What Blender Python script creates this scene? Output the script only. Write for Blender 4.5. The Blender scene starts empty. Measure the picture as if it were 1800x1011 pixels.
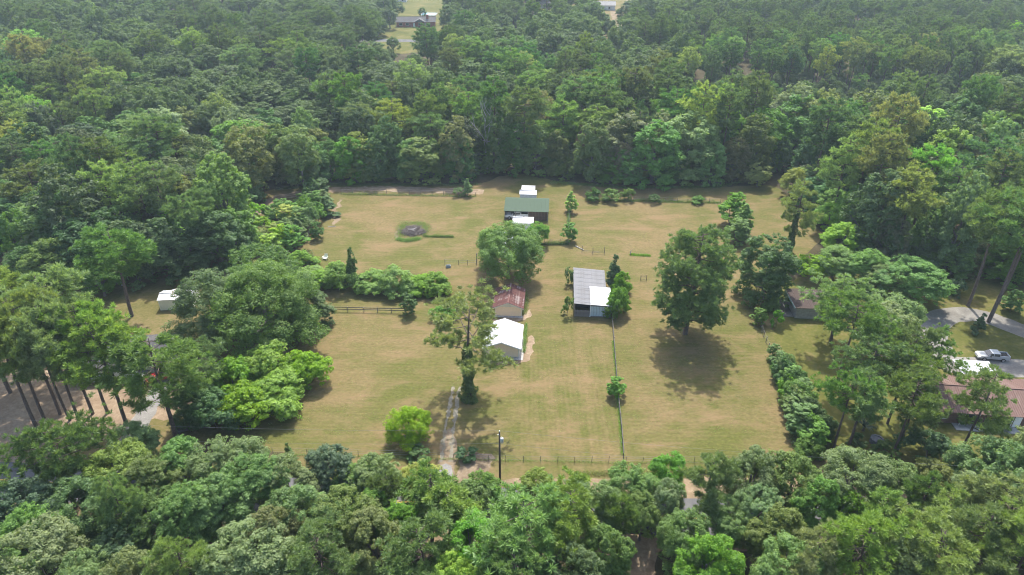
import bpy, math, random
import numpy as np
from mathutils import Vector

R_ = math.radians
sc = bpy.context.scene
C = sc.collection

# ---------------------------------------------------------------- camera, sky, sun, exposure
CAM_H, PITCH = 70.0, R_(30)
cam = bpy.data.cameras.new('camera')
cam.lens = 24.0; cam.sensor_width = 36.0; cam.clip_start = 1.0; cam.clip_end = 4000.0
cam_o = bpy.data.objects.new('camera', cam); C.objects.link(cam_o)
cam_o.location = (0, 0, CAM_H); cam_o.rotation_euler = (R_(90) - PITCH, 0, 0)
sc.camera = cam_o

SUN_EL, SUN_AZ = R_(57.5), R_(6)          # azimuth measured from +Y (view direction) towards +X
w = bpy.data.worlds.new('World'); sc.world = w; w.use_nodes = True
nt = w.node_tree; nt.nodes.clear()
sky = nt.nodes.new('ShaderNodeTexSky'); sky.sky_type = 'NISHITA'; sky.sun_disc = False
sky.sun_elevation = SUN_EL; sky.sun_rotation = SUN_AZ
sky.dust_density = 3.0; sky.air_density = 1.0
bg = nt.nodes.new('ShaderNodeBackground'); bg.inputs[1].default_value = 0.15
wo = nt.nodes.new('ShaderNodeOutputWorld')
nt.links.new(sky.outputs[0], bg.inputs[0]); nt.links.new(bg.outputs[0], wo.inputs[0])

sl = bpy.data.lights.new('sun', 'SUN'); sl.energy = 3.05; sl.angle = R_(0.9); sl.color = (1.0, 0.955, 0.87)
sun_o = bpy.data.objects.new('sun', sl); C.objects.link(sun_o)
sd = Vector((math.sin(SUN_AZ) * math.cos(SUN_EL), math.cos(SUN_AZ) * math.cos(SUN_EL), math.sin(SUN_EL)))
sun_o.rotation_euler = sd.to_track_quat('Z', 'Y').to_euler()
sun_o.location = (0, 300, 300)

sc.view_settings.view_transform = 'Standard'; sc.view_settings.look = 'None'
sc.view_settings.exposure = 1.38; sc.view_settings.gamma = 1.0; sc.view_settings.use_curve_mapping = False
sc.render.engine = 'CYCLES'
cy = sc.cycles
cy.max_bounces = 6; cy.diffuse_bounces = 3; cy.glossy_bounces = 2; cy.transmission_bounces = 4
cy.volume_bounces = 0; cy.transparent_max_bounces = 4
cy.caustics_reflective = False; cy.caustics_refractive = False
cy.sample_clamp_indirect = 4.0
cy.filter_width = 1.05
cy.use_denoising = True; cy.denoiser = 'OPENIMAGEDENOISE'; cy.denoising_input_passes = 'RGB_ALBEDO_NORMAL'; cy.denoising_prefilter = 'ACCURATE'

# ---------------------------------------------------------------- helpers
F = 1200.0
def at(px, py, Z=0.0):
    """world point at height Z seen at photograph pixel (1800 x 1011)"""
    cx, cyy = (px - 900) / F, (505.5 - py) / F
    d = Vector((cx, math.cos(PITCH) + cyy * math.sin(PITCH), -math.sin(PITCH) + cyy * math.cos(PITCH)))
    t = (CAM_H - Z) / -d.z
    return Vector((d.x * t, d.y * t, Z))
def proj(x, y, z=0.0):
    dz = z - CAM_H
    f = y * math.cos(PITCH) - dz * math.sin(PITCH)
    u = y * math.sin(PITCH) + dz * math.cos(PITCH)
    return 900 + F * x / f, 505.5 - F * u / f
YAW = R_(-4)                             # the lots and buildings are turned a little

def tag(o, label=None, cat=None, group=None, kind=None):
    if label: o['label'] = label
    if cat: o['category'] = cat
    if group: o['group'] = group
    if kind: o['kind'] = kind
    return o
def empty(name, loc, rz=0.0, label=None, cat=None, group=None):
    o = bpy.data.objects.new(name, None); C.objects.link(o)
    o.location = loc; o.rotation_euler = (0, 0, rz); o.empty_display_size = 0.5
    return tag(o, label, cat, group)
def link(name, me, parent=None, loc=(0, 0, 0), rot=(0, 0, 0), scale=None):
    o = bpy.data.objects.new(name, me); C.objects.link(o)
    o.parent = parent; o.location = loc; o.rotation_euler = rot
    if scale: o.scale = scale
    return o

def np_mesh(name, V, Fc, mat=None, tint=None, smooth=False):
    """V (n,3) array, Fc (m,k) array of equal polygons"""
    me = bpy.data.meshes.new(name)
    V = np.asarray(V, np.float32); Fc = np.asarray(Fc, np.int32)
    m, k = Fc.shape
    me.vertices.add(len(V)); me.vertices.foreach_set('co', V.ravel())
    me.loops.add(m * k); me.loops.foreach_set('vertex_index', Fc.ravel())
    me.polygons.add(m); me.polygons.foreach_set('loop_start', np.arange(0, m * k, k, dtype=np.int32))
    me.update(calc_edges=True)
    if tint is not None:
        a = me.attributes.new('tint', 'FLOAT', 'FACE'); a.data.foreach_set('value', np.asarray(tint, np.float32))
    if smooth: me.polygons.foreach_set('use_smooth', np.ones(m, bool))
    if mat: me.materials.append(mat)
    return me

class MB:
    """collects simple solids into one mesh"""
    def __init__(s): s.v = []; s.f = []
    def add(s, vs, fs):
        b = len(s.v); s.v += [tuple(v) for v in vs]; s.f += [tuple(b + i for i in f) for f in fs]; return s
    def hexa(s, p):                      # p: 4 bottom (ccw from above) + 4 top
        return s.add(p, [(3, 2, 1, 0), (4, 5, 6, 7), (0, 1, 5, 4), (1, 2, 6, 5), (2, 3, 7, 6), (3, 0, 4, 7)])
    def box(s, x0, x1, y0, y1, z0, z1):
        return s.hexa([(x0, y0, z0), (x1, y0, z0), (x1, y1, z0), (x0, y1, z0), (x0, y0, z1), (x1, y0, z1), (x1, y1, z1), (x0, y1, z1)])
    def tube(s, pts, rads, n=6, cap=True):
        b = len(s.v); pts = [Vector(p) for p in pts]
        for i, p in enumerate(pts):
            d = (pts[min(i + 1, len(pts) - 1)] - pts[max(i - 1, 0)])
            d = d.normalized() if d.length > 1e-9 else Vector((0, 0, 1))
            a = d.cross(Vector((1, 0, 0)) if abs(d.x) < 0.8 else Vector((0, 1, 0))).normalized(); c = d.cross(a)
            for k in range(n):
                t = 2 * math.pi * k / n
                s.v.append(tuple(p + (a * math.cos(t) + c * math.sin(t)) * rads[i]))
        for i in range(len(pts) - 1):
            for k in range(n):
                k2 = (k + 1) % n
                s.f.append((b + i * n + k, b + i * n + k2, b + (i + 1) * n + k2, b + (i + 1) * n + k))
        if cap:
            s.f.append(tuple(b + (len(pts) - 1) * n + k for k in range(n))); s.f.append(tuple(b + k for k in reversed(range(n))))
        return s
    def prism(s, prof, hw):
        """prof: list of (x,z); hw(z,x): half width in y"""
        n = len(prof); vs = [(x, -hw(z, x), z) for x, z in prof] + [(x, hw(z, x), z) for x, z in prof]
        fs = [tuple(range(n)), tuple(reversed(range(n, 2 * n)))]
        fs += [((i + 1) % n, i, n + i, n + (i + 1) % n) for i in range(n)]
        return s.add(vs, fs)
    def mesh(s, name, mat=None, smooth=False, bevel=0):
        me = bpy.data.meshes.new(name); me.from_pydata(s.v, [], s.f); me.validate()
        if smooth: me.polygons.foreach_set('use_smooth', np.ones(len(me.polygons), bool))
        if mat: me.materials.append(mat)
        return me
    def build(s, name, mat, parent=None, smooth=False, bevel=0.0, **kw):
        o = link(name, s.mesh(name, mat, smooth), parent, **kw)
        if bevel:
            m = o.modifiers.new('bevel', 'BEVEL'); m.width = bevel; m.segments = 2; m.limit_method = 'ANGLE'
        return o

# ---------------------------------------------------------------- materials
def new_mat(name):
    m = bpy.data.materials.new(name); m.use_nodes = True; t = m.node_tree; t.nodes.clear()
    out = t.nodes.new('ShaderNodeOutputMaterial'); return m, t, out
def N(t, kind, **kw):
    n = t.nodes.new(kind)
    for k, v in kw.items():
        if k in ('ins',):
            for a, b in v.items(): n.inputs[a].default_value = b
        else: setattr(n, k, v)
    return n
def mixc(t, fac, a, b, blend='MIX'):
    n = t.nodes.new('ShaderNodeMix'); n.data_type = 'RGBA'; n.blend_type = blend
    for sock, v in ((n.inputs[0], fac), (n.inputs[6], a), (n.inputs[7], b)):
        if hasattr(v, 'is_linked') or hasattr(v, 'links'): t.links.new(v, sock)
        elif isinstance(v, (tuple, list)): sock.default_value = (*v, 1.0)[:4]
        else: sock.default_value = v
    return n.outputs[2]
def mth(t, op, a, b=0.5, c=None, clamp=False):
    n = t.nodes.new('ShaderNodeMath'); n.operation = op; n.use_clamp = clamp
    for i, v in enumerate((a, b, c)):
        if v is None: continue
        if hasattr(v, 'links'): t.links.new(v, n.inputs[i])
        else: n.inputs[i].default_value = v
    return n.outputs[0]
def noise(t, vec, scale, detail=5, rough=0.6, dist=0.0):
    n = t.nodes.new('ShaderNodeTexNoise'); n.inputs['Scale'].default_value = scale
    n.inputs['Detail'].default_value = detail; n.inputs['Roughness'].default_value = rough; n.inputs['Distortion'].default_value = dist
    if vec is not None: t.links.new(vec, n.inputs['Vector'])
    return n.outputs['Fac']
def ramp(t, fac, stops):
    n = t.nodes.new('ShaderNodeValToRGB'); e = n.color_ramp.elements
    while len(e) < len(stops): e.new(0.5)
    for i, (p, c) in enumerate(stops):
        e[i].position = p; e[i].color = (*c, 1) if isinstance(c, (tuple, list)) else (c, c, c, 1)
    t.links.new(fac, n.inputs[0]); return n.outputs[0]
def maprange(t, v, a, b, c=0.0, d=1.0):
    n = t.nodes.new('ShaderNodeMapRange')
    t.links.new(v, n.inputs[0])
    for i, x in enumerate((a, b, c, d)): n.inputs[i + 1].default_value = x
    return n.outputs[0]
def vscale(t, vec, s, rot=0.0):
    n = t.nodes.new('ShaderNodeMapping'); n.inputs['Scale'].default_value = s; n.inputs['Rotation'].default_value = (0, 0, rot)
    t.links.new(vec, n.inputs[0]); return n.outputs[0]
def wpos(t): return t.nodes.new('ShaderNodeNewGeometry').outputs['Position']
def opos(t): return t.nodes.new('ShaderNodeTexCoord').outputs['Object']
def bsdf(t, out, col, rough=0.8, metal=0.0, spec=0.3, bump=None, bstr=0.3, bdist=0.05):
    b = t.nodes.new('ShaderNodeBsdfPrincipled')
    for sock, v in ((b.inputs['Base Color'], col), (b.inputs['Roughness'], rough)):
        if hasattr(v, 'links'): t.links.new(v, sock)
        else: sock.default_value = (*v, 1) if isinstance(v, (tuple, list)) else v
    b.inputs['Metallic'].default_value = metal; b.inputs['Specular IOR Level'].default_value = spec
    if bump is not None:
        bn = t.nodes.new('ShaderNodeBump'); bn.inputs['Strength'].default_value = bstr; bn.inputs['Distance'].default_value = bdist
        t.links.new(bump, bn.inputs['Height']); t.links.new(bn.outputs[0], b.inputs['Normal'])
    t.links.new(b.outputs[0], out.inputs[0]); return b

def simple(name, col, rough=0.7, metal=0.0, var=0.25, scale=2.0, spec=0.3, dirt=None, world=False):
    m, t, out = new_mat(name)
    p = wpos(t) if world else opos(t)
    n = noise(t, p, scale, 6)
    lo = tuple(c * (1 - var) for c in col); hi = tuple(min(1, c * (1 + var)) for c in col)
    c = ramp(t, n, [(0.3, lo), (0.7, hi)])
    if dirt:
        d = noise(t, p, scale * 0.35, 8, 0.7)
        c = mixc(t, maprange(t, d, 0.5, 0.72), c, dirt)
    bsdf(t, out, c, rough, metal, spec, n, 0.15, 0.02); return m

# foliage: colour comes from the object, each leaf has its own tint, each tree a little variation
def foliage_mat(name, transl=0.32, rough=0.55):
    m, t, out = new_mat(name)
    oi = t.nodes.new('ShaderNodeObjectInfo')
    at_ = t.nodes.new('ShaderNodeAttribute'); at_.attribute_name = 'tint'
    val = maprange(t, at_.outputs['Fac'], 0, 1, 0.62, 1.42)
    r2 = t.nodes.new('ShaderNodeTexWhiteNoise'); r2.noise_dimensions = '1D'; t.links.new(mth(t, 'MULTIPLY', oi.outputs['Random'], 91.7), r2.inputs['W'])
    free = mth(t, 'MULTIPLY_ADD', oi.outputs['Object Index'], -0.5, 1.0, True)     # how freely the tree's colour may vary
    rnd = mth(t, 'ADD', 1.08, mth(t, 'MULTIPLY', free, maprange(t, oi.outputs['Random'], 0, 1, -0.24, 0.26)))
    hs = t.nodes.new('ShaderNodeHueSaturation')
    t.links.new(oi.outputs['Color'], hs.inputs['Color'])
    t.links.new(mth(t, 'MULTIPLY', val, rnd), hs.inputs['Value'])
    hue = mth(t, 'ADD', mth(t, 'MULTIPLY_ADD', at_.outputs['Fac'], -0.035, 0.511), mth(t, 'MULTIPLY', free, mth(t, 'MULTIPLY_ADD', r2.outputs['Value'], 0.018, -0.007)))
    t.links.new(maprange(t, r2.outputs['Color'], 0.2, 0.8, 0.84, 1.06), hs.inputs['Saturation'])
    t.links.new(hue, hs.inputs['Hue'])
    col = hs.outputs[0]
    d = t.nodes.new('ShaderNodeBsdfDiffuse'); t.links.new(col, d.inputs[0])
    tr = t.nodes.new('ShaderNodeBsdfTranslucent'); t.links.new(mixc(t, 1.0, col, (1.25, 1.3, 0.6), 'MULTIPLY'), tr.inputs[0])
    g = t.nodes.new('ShaderNodeBsdfGlossy'); g.inputs['Roughness'].default_value = rough; g.inputs['Color'].default_value = (0.9, 0.95, 1, 1)
    m1 = t.nodes.new('ShaderNodeMixShader'); m1.inputs[0].default_value = transl
    t.links.new(d.outputs[0], m1.inputs[1]); t.links.new(tr.outputs[0], m1.inputs[2])
    m2 = t.nodes.new('ShaderNodeMixShader'); m2.inputs[0].default_value = 0.018
    t.links.new(m1.outputs[0], m2.inputs[1]); t.links.new(g.outputs[0], m2.inputs[2])
    t.links.new(m2.outputs[0], out.inputs[0]); return m
M_LEAF = foliage_mat('broad_leaves', 0.5)
M_NEEDLE = foliage_mat('pine_needles', 0.42, 0.5)

def bark_mat(name, a, b):
    m, t, out = new_mat(name); p = vscale(t, opos(t), (6, 6, 1.2)); n = noise(t, p, 1.5, 6)
    bsdf(t, out, ramp(t, n, [(0.3, a), (0.7, b)]), 0.9, bump=n, bstr=0.6, bdist=0.05); return m
M_BARK = bark_mat('pine_bark', (0.06, 0.045, 0.036), (0.16, 0.12, 0.10))
M_BARK2 = bark_mat('grey_bark', (0.09, 0.08, 0.07), (0.2, 0.18, 0.16))
M_DEAD = bark_mat('dead_wood', (0.26, 0.24, 0.22), (0.45, 0.42, 0.40))
M_POST = bark_mat('weathered_post', (0.12, 0.10, 0.085), (0.27, 0.24, 0.21))
M_RAILW = bark_mat('weathered_rail', (0.09, 0.08, 0.07), (0.17, 0.155, 0.14))

def field_mat():
    m, t, out = new_mat('mown_pasture')
    p = wpos(t)
    sep = t.nodes.new('ShaderNodeSeparateXYZ'); t.links.new(p, sep.inputs[0])
    X, Y = sep.outputs[0], sep.outputs[1]
    big = noise(t, p, 0.045, 7, 0.62, 0.6)
    mid = noise(t, vscale(t, p, (0.13, 0.26, 1), R_(4)), 1.0, 8, 0.68)
    midv = noise(t, vscale(t, p, (0.55, 0.06, 1), R_(4)), 1.0, 6, 0.6)
    fine = noise(t, vscale(t, p, (0.8, 1.6, 1)), 2.2, 6, 0.75)
    straw = noise(t, vscale(t, p, (0.8, 1.9, 1), R_(4)), 1.1, 8, 0.75)
    # greener strips here and there
    a = mth(t, 'MULTIPLY_ADD', mid, 0.55, mth(t, 'MULTIPLY', big, 0.75))
    a = mth(t, 'MULTIPLY_ADD', fine, 0.30, a)
    nearer = mth(t, 'MULTIPLY', maprange(t, Y, 112, 96), maprange(t, mth(t, 'ABSOLUTE', mth(t, 'SUBTRACT', X, 9)), 11, 6))
    a = mth(t, 'ADD', a, mth(t, 'MULTIPLY', nearer, mth(t, 'MULTIPLY_ADD', midv, 0.5, -0.22)))
    g = maprange(t, a, 0.68, 0.90)
    tan_ = ramp(t, straw, [(0.25, (0.111, 0.080, 0.038)), (0.52, (0.147, 0.111, 0.053)), (0.78, (0.192, 0.153, 0.081))])
    grn = ramp(t, fine, [(0.25, (0.055, 0.059, 0.015)), (0.6, (0.090, 0.095, 0.025)), (0.85, (0.129, 0.127, 0.038))])
    c = mixc(t, g, tan_, grn)
    # mowing stripes
    def wave(vec, sc_, dist):
        wv = t.nodes.new('ShaderNodeTexWave'); wv.bands_direction = 'Y'; wv.inputs['Scale'].default_value = sc_
        wv.inputs['Distortion'].default_value = dist; wv.inputs['Detail'].default_value = 3; wv.inputs['Detail Scale'].default_value = 0.6
        t.links.new(vec, wv.inputs[0]); return wv.outputs['Fac']
    st = wave(vscale(t, p, (0.2, 1, 1), R_(4)), 0.36, 1.2)
    stv = wave(vscale(t, p, (1, 0.2, 1), R_(94)), 0.40, 1.0)
    s = mth(t, 'ADD', mth(t, 'MULTIPLY', st, mth(t, 'SUBTRACT', 1.0, nearer)), mth(t, 'MULTIPLY', stv, nearer))
    c = mixc(t, mth(t, 'MULTIPLY', mth(t, 'MULTIPLY', s, fine), 0.28), c, (0.165, 0.137, 0.064))
    grain = noise(t, vscale(t, p, (1, 1.5, 1)), 1.5, 8, 0.78)
    c = mixc(t, 1.0, c, ramp(t, grain, [(0.32, (0.72, 0.74, 0.70)), (0.68, (1.26, 1.24, 1.22))]), 'MULTIPLY')
    # bare pinkish soil showing through
    bare = noise(t, vscale(t, p, (0.5, 1.1, 1)), 0.16, 8, 0.72, 0.5)
    c = mixc(t, mth(t, 'MULTIPLY', maprange(t, bare, 0.50, 0.66), 0.68), c, (0.189, 0.127, 0.071))
    br2 = noise(t, p, 0.9, 7, 0.7)
    c = mixc(t, mth(t, 'MULTIPLY', maprange(t, br2, 0.68, 0.76), 0.6), c, (0.220, 0.171, 0.097))
    c = mixc(t, mth(t, 'MULTIPLY', maprange(t, br2, 0.40, 0.26), 0.5), c, (0.052, 0.045, 0.017))
    bsdf(t, out, c, 0.95, spec=0.08, bump=fine, bstr=0.5, bdist=0.08); return m
M_FIELD = field_mat()

def ground_mat(name, cols, s1=0.12, s2=1.4, bump=0.4):
    m, t, out = new_mat(name); p = wpos(t)
    a = noise(t, p, s1, 7, 0.65, 0.6); b = noise(t, p, s2, 7, 0.72)
    v = mth(t, 'MULTIPLY_ADD', b, 0.45, mth(t, 'MULTIPLY', a, 0.6))
    c = ramp(t, v, [(0.36, cols[0]), (0.52, cols[1]), (0.66, cols[2])])
    bsdf(t, out, c, 0.95, spec=0.08, bump=b, bstr=bump, bdist=0.06); return m
M_FLOOR = ground_mat('forest_floor', [(0.033, 0.028, 0.015), (0.060, 0.051, 0.028), (0.102, 0.075, 0.045)])
M_YARD = ground_mat('yard_grass', [(0.060, 0.063, 0.018), (0.120, 0.105, 0.039), (0.187, 0.136, 0.075)], 0.09)
M_YARDG = ground_mat('green_lawn', [(0.051, 0.060, 0.015), (0.090, 0.093, 0.023), (0.150, 0.123, 0.051)], 0.10)
M_RUT = ground_mat('pale_rut', [(0.129, 0.107, 0.069), (0.172, 0.155, 0.116), (0.232, 0.215, 0.172)], 0.5, 3.0)
M_DIRT = ground_mat('dirt', [(0.112, 0.083, 0.053), (0.172, 0.131, 0.086), (0.249, 0.196, 0.139)], 0.3, 2.5)
M_SAND = ground_mat('sandy_soil', [(0.112, 0.086, 0.056), (0.185, 0.138, 0.086), (0.267, 0.206, 0.138)], 0.35, 2.2)
M_PINESTRAW = ground_mat('pine_straw', [(0.125, 0.088, 0.058), (0.21, 0.155, 0.105), (0.30, 0.235, 0.165)], 0.14, 1.6)
M_GRAVEL = ground_mat('grey_gravel', [(0.120, 0.114, 0.108), (0.187, 0.181, 0.169), (0.259, 0.247, 0.229)], 0.4, 4.0)
M_ASPH = ground_mat('asphalt', [(0.078, 0.078, 0.082), (0.108, 0.108, 0.112), (0.144, 0.144, 0.144)], 0.5, 6.0, 0.1)
M_CONC = ground_mat('old_concrete', [(0.120, 0.112, 0.099), (0.181, 0.169, 0.150), (0.241, 0.229, 0.205)], 0.25, 3.0, 0.1)
M_PAINT = simple('yellow_paint', (0.62, 0.40, 0.06), 0.6)

def metal_roof(name, col, rough=0.45, dirt=None, var=0.08, spec=0.2, metal=0.0):
    m, t, out = new_mat(name); p = opos(t)
    n = noise(t, p, 1.2, 6); c = ramp(t, n, [(0.3, tuple(x * (1 - var) for x in col)), (0.7, tuple(min(1, x * (1 + var)) for x in col))])
    if dirt:
        d = noise(t, vscale(t, p, (2.5, 0.5, 0.5)), 1.0, 8, 0.72, 0.6)
        oi = t.nodes.new('ShaderNodeObjectInfo')
        d2 = mth(t, 'MULTIPLY_ADD', oi.outputs['Random'], 0.22, mth(t, 'SUBTRACT', d, 0.11))
        c = mixc(t, maprange(t, d2, dirt[1], dirt[2]), c, dirt[0])
    bsdf(t, out, c, rough, metal, spec, n, 0.08, 0.02); return m
M_WROOF = metal_roof('white_metal_roof', (0.482, 0.490, 0.507), 0.6)
M_RUST = metal_roof('rusty_red_roof', (0.103, 0.039, 0.033), 0.75, ((0.258, 0.202, 0.185), 0.50, 0.66), 0.22, 0.3)
M_GREYROOF = metal_roof('galvanised_roof', (0.205, 0.205, 0.21), 0.75, ((0.175, 0.172, 0.17), 0.5, 0.7), 0.12)
M_GREENROOF = metal_roof('green_metal_roof', (0.050, 0.082, 0.052), 0.75, None, 0.06)
M_PINKROOF = metal_roof('faded_pink_roof', (0.142, 0.088, 0.073), 0.75, ((0.181, 0.129, 0.112), 0.55, 0.75), 0.08)
M_SHINGLE = metal_roof('grey_shingles', (0.086, 0.084, 0.086), 0.9, ((0.120, 0.116, 0.116), 0.5, 0.7), 0.2, 0.2)
M_BRSHING = metal_roof('brown_shingles', (0.065, 0.047, 0.041), 0.9, ((0.095, 0.073, 0.065), 0.5, 0.7), 0.2, 0.2)
M_TAN = simple('tan_siding', (0.78, 0.61, 0.42), 0.7, var=0.06)
M_CREAM = simple('cream_trim', (0.60, 0.57, 0.47), 0.6, var=0.06)
M_WHITE = simple('white_paint', (0.74, 0.74, 0.71), 0.6, var=0.07, dirt=(0.5, 0.49, 0.44))
M_CREAMWALL = simple('cream_siding', (0.66, 0.66, 0.54), 0.6, var=0.05)
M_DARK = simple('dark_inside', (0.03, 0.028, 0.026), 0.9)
M_BRICK = simple('red_brick_wall', (0.30, 0.11, 0.085), 0.85, var=0.25, scale=3)
M_BRICKD = simple('brown_brick_wall', (0.13, 0.075, 0.06), 0.85, var=0.25, scale=3)
M_BOARD = bark_mat('grey_boards', (0.14, 0.12, 0.105), (0.27, 0.24, 0.22))
M_CLEAR = simple('pale_fibreglass', (0.42, 0.50, 0.52), 0.4, var=0.15, scale=1.5)
M_BLOCK = simple('concrete_block', (0.32, 0.31, 0.29), 0.85)
M_GLASS = simple('dark_glass', (0.025, 0.03, 0.035), 0.08, spec=0.8, var=0.1)
M_TYRE = simple('tyre_rubber', (0.02, 0.02, 0.02), 0.8)
M_RIM = simple('alloy_rim', (0.45, 0.45, 0.46), 0.35, 0.8)
M_SILVER = simple('silver_car_paint', (0.50, 0.52, 0.54), 0.28, 0.45, var=0.03, spec=0.5)
M_CARWHITE = simple('white_car_paint', (0.72, 0.73, 0.74), 0.3, var=0.03, spec=0.5)
M_CARRED = simple('red_car_paint', (0.30, 0.012, 0.018), 0.28, var=0.05, spec=0.5)
M_CARBLUE = simple('pale_blue_car_paint', (0.30, 0.42, 0.58), 0.28, 0.2, var=0.05, spec=0.5)
M_CARGREY = simple('grey_car_paint', (0.16, 0.17, 0.18), 0.28, 0.3, var=0.05, spec=0.5)
M_CHROME = simple('chrome', (0.6, 0.6, 0.6), 0.2, 0.9)
M_LAMP = simple('headlamp_glass', (0.7, 0.7, 0.68), 0.15, spec=0.7)
M_POOL = simple('pool_water', (0.06, 0.46, 0.55), 0.08, var=0.1, spec=0.5)
M_STEEL = simple('galvanised_steel', (0.45, 0.46, 0.47), 0.45, 0.4)
M_WIRE = simple('aluminium_wire', (0.26, 0.26, 0.26), 0.6, 0.0)
M_POLE = bark_mat('creosoted_pole', (0.055, 0.042, 0.034), (0.11, 0.085, 0.07))
M_REDSTEEL = simple('red_steel_gate', (0.17, 0.06, 0.045), 0.6)
M_TARP = simple('blue_tarpaulin', (0.16, 0.30, 0.55), 0.4, var=0.2)
M_STONE = simple('dark_stone', (0.13, 0.135, 0.15), 0.85)
M_ROCK = simple('pale_rock', (0.42, 0.38, 0.32), 0.9)
M_CHAIR = simple('white_plastic', (0.70, 0.72, 0.60), 0.5)
M_STICK = bark_mat('brush_sticks', (0.10, 0.080, 0.070), (0.24, 0.205, 0.185))

# ---------------------------------------------------------------- ground and sheets
rng = np.random.default_rng(7)
def ground_sheet(name, px, z, mat, jit=0.0, step=1.5, seed=1, world=False, smooth=2):
    """flat sheet whose outline is given by photograph pixels on the ground; the edge is broken up by JIT metres"""
    P = [Vector((x, y, 0)) for x, y in px] if world else [at(*p) for p in px]
    P = [(p.x, p.y) for p in P]
    for _ in range(smooth):                             # corner cutting
        Q = []
        for i in range(len(P)):
            a, b = P[i], P[(i + 1) % len(P)]
            Q += [(a[0] * .75 + b[0] * .25, a[1] * .75 + b[1] * .25), (a[0] * .25 + b[0] * .75, a[1] * .25 + b[1] * .75)]
        P = Q
    r = random.Random(seed); out = []; ph = [r.uniform(0, 6.28) for _ in range(6)]
    for i in range(len(P)):
        a, b = P[i], P[(i + 1) % len(P)]; L = math.hypot(b[0] - a[0], b[1] - a[1]); n = max(1, int(L / step))
        nx, ny = (b[1] - a[1]) / max(L, 1e-6), -(b[0] - a[0]) / max(L, 1e-6)
        for k in range(n):
            t = k / n; x, y = a[0] + (b[0] - a[0]) * t, a[1] + (b[1] - a[1]) * t
            j = jit * (0.5 * math.sin(x * .9 + ph[0]) * math.sin(y * .7 + ph[1]) + 0.35 * math.sin(x * 2.3 + y * 1.9 + ph[2]) + r.uniform(-.35, .35))
            out.append((x + nx * j, y + ny * j, z))
    me = bpy.data.meshes.new(name); me.from_pydata(out, [], [tuple(range(len(out)))]); me.materials.append(mat)
    if me.polygons[0].normal.z < 0: me.flip_normals()
    return tag(link(name, me), kind='structure')
def strip_sheet(name, pxs, width, z, mat, jit=0.15, seed=1, world=False, step=1.0):
    """a band of given width along a ground line"""
    P = [Vector(p) for p in pxs] if world else [at(*p) for p in pxs]
    P = [Vector((p[0], p[1], 0)) for p in P]; D = []
    for a, b in zip(P, P[1:]):
        n = max(1, int((b - a).length / step)); D += [a.lerp(b, k / n) for k in range(n)]
    D.append(P[-1]); r = random.Random(seed); v = []; f = []
    for i, p in enumerate(D):
        d = (D[min(i + 1, len(D) - 1)] - D[max(i - 1, 0)]).normalized(); nrm = Vector((-d.y, d.x, 0)); ww = width / 2
        for s_ in (-1, 1):
            q = p + nrm * s_ * (ww + jit * r.uniform(-1, 1)); v.append((q.x, q.y, z))
        if i: f.append((2 * i - 2, 2 * i - 1, 2 * i + 1, 2 * i))
    me = bpy.data.meshes.new(name); me.from_pydata(v, [], f); me.materials.append(mat)
    if me.polygons[0].normal.z < 0: me.flip_normals()
    return tag(link(name, me), kind='structure')

GN = 24
gx = np.linspace(-900, 900, GN + 1); gy = np.linspace(-300, 1500, GN + 1)
gv = [(x, y, 0) for y in gy for x in gx]
gf = [(j * (GN + 1) + i, j * (GN + 1) + i + 1, (j + 1) * (GN + 1) + i + 1, (j + 1) * (GN + 1) + i) for j in range(GN) for i in range(GN)]
tag(link('ground', np_mesh('ground', gv, gf, M_FLOOR)), kind='structure')

ground_sheet('left_yard', [(-500, 860), (-400, 500), (-60, 405), (35, 402), (48, 470), (110, 490), (300, 462), (430, 415), (560, 470), (560, 560), (470, 700), (400, 770), (330, 800), (200, 850)], 0.004, M_YARD, 1.0, seed=3)
ground_sheet('right_yard', [(1385, 810), (1345, 640), (1345, 520), (1430, 470), (1560, 470), (1700, 470), (1900, 480), (2300, 560), (2600, 870), (2000, 850), (1700, 850)], 0.004, M_YARDG, 1.0, seed=4)
ground_sheet('pine_straw_floor', [(-420, 800), (-200, 640), (60, 600), (300, 600), (420, 640), (330, 730), (262, 742), (215, 760), (120, 790), (-50, 850)], 0.008, M_PINESTRAW, 1.5, seed=5)
FIELD = [(392, 782), (560, 806), (800, 812), (1130, 812), (1398, 806), (1440, 770), (1380, 640), (1352, 560), (1330, 500), (1420, 455), (1450, 410), (1400, 350), (1350, 322), (1285, 330), (1200, 325), (1080, 325), (960, 318), (930, 304), (880, 308), (845, 326), (700, 322), (560, 322), (470, 332), (425, 370), (415, 415), (480, 450), (560, 480), (560, 560), (500, 640), (400, 730)]
ground_sheet('field', FIELD, 0.012, M_FIELD, 0.9, seed=6)
ground_sheet('road_verge', [(300, 820), (560, 797), (800, 803), (1130, 803), (1420, 797), (1600, 812), (1600, 836), (1300, 846), (900, 848), (560, 850), (300, 860)], 0.016, M_FIELD, 0.5, seed=8)
ground_sheet('road_shoulder', [(-600, 880), (300, 856), (600, 846), (760, 842), (960, 843), (1340, 838), (1500, 842), (2400, 850), (2400, 990), (1300, 965), (900, 985), (600, 975), (-600, 960)], 0.020, M_SAND, 0.6, seed=9)
rc = at(900, 893); dx = Vector((math.cos(YAW), math.sin(YAW), 0))
strip_sheet('road', [tuple(rc - dx * 260), tuple(rc + dx * 260)], 6.6, 0.024, M_ASPH, 0.12, 2, True, 1.0)
for k_, off in ((0, .11), (1, -.11)):
    q = rc + Vector((-dx.y, dx.x, 0)) * off
    strip_sheet('road_marking', [tuple(q - dx * 260), tuple(q + dx * 260)], 0.10, 0.028, M_PAINT, 0.0, 2, True, 20)
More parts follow.
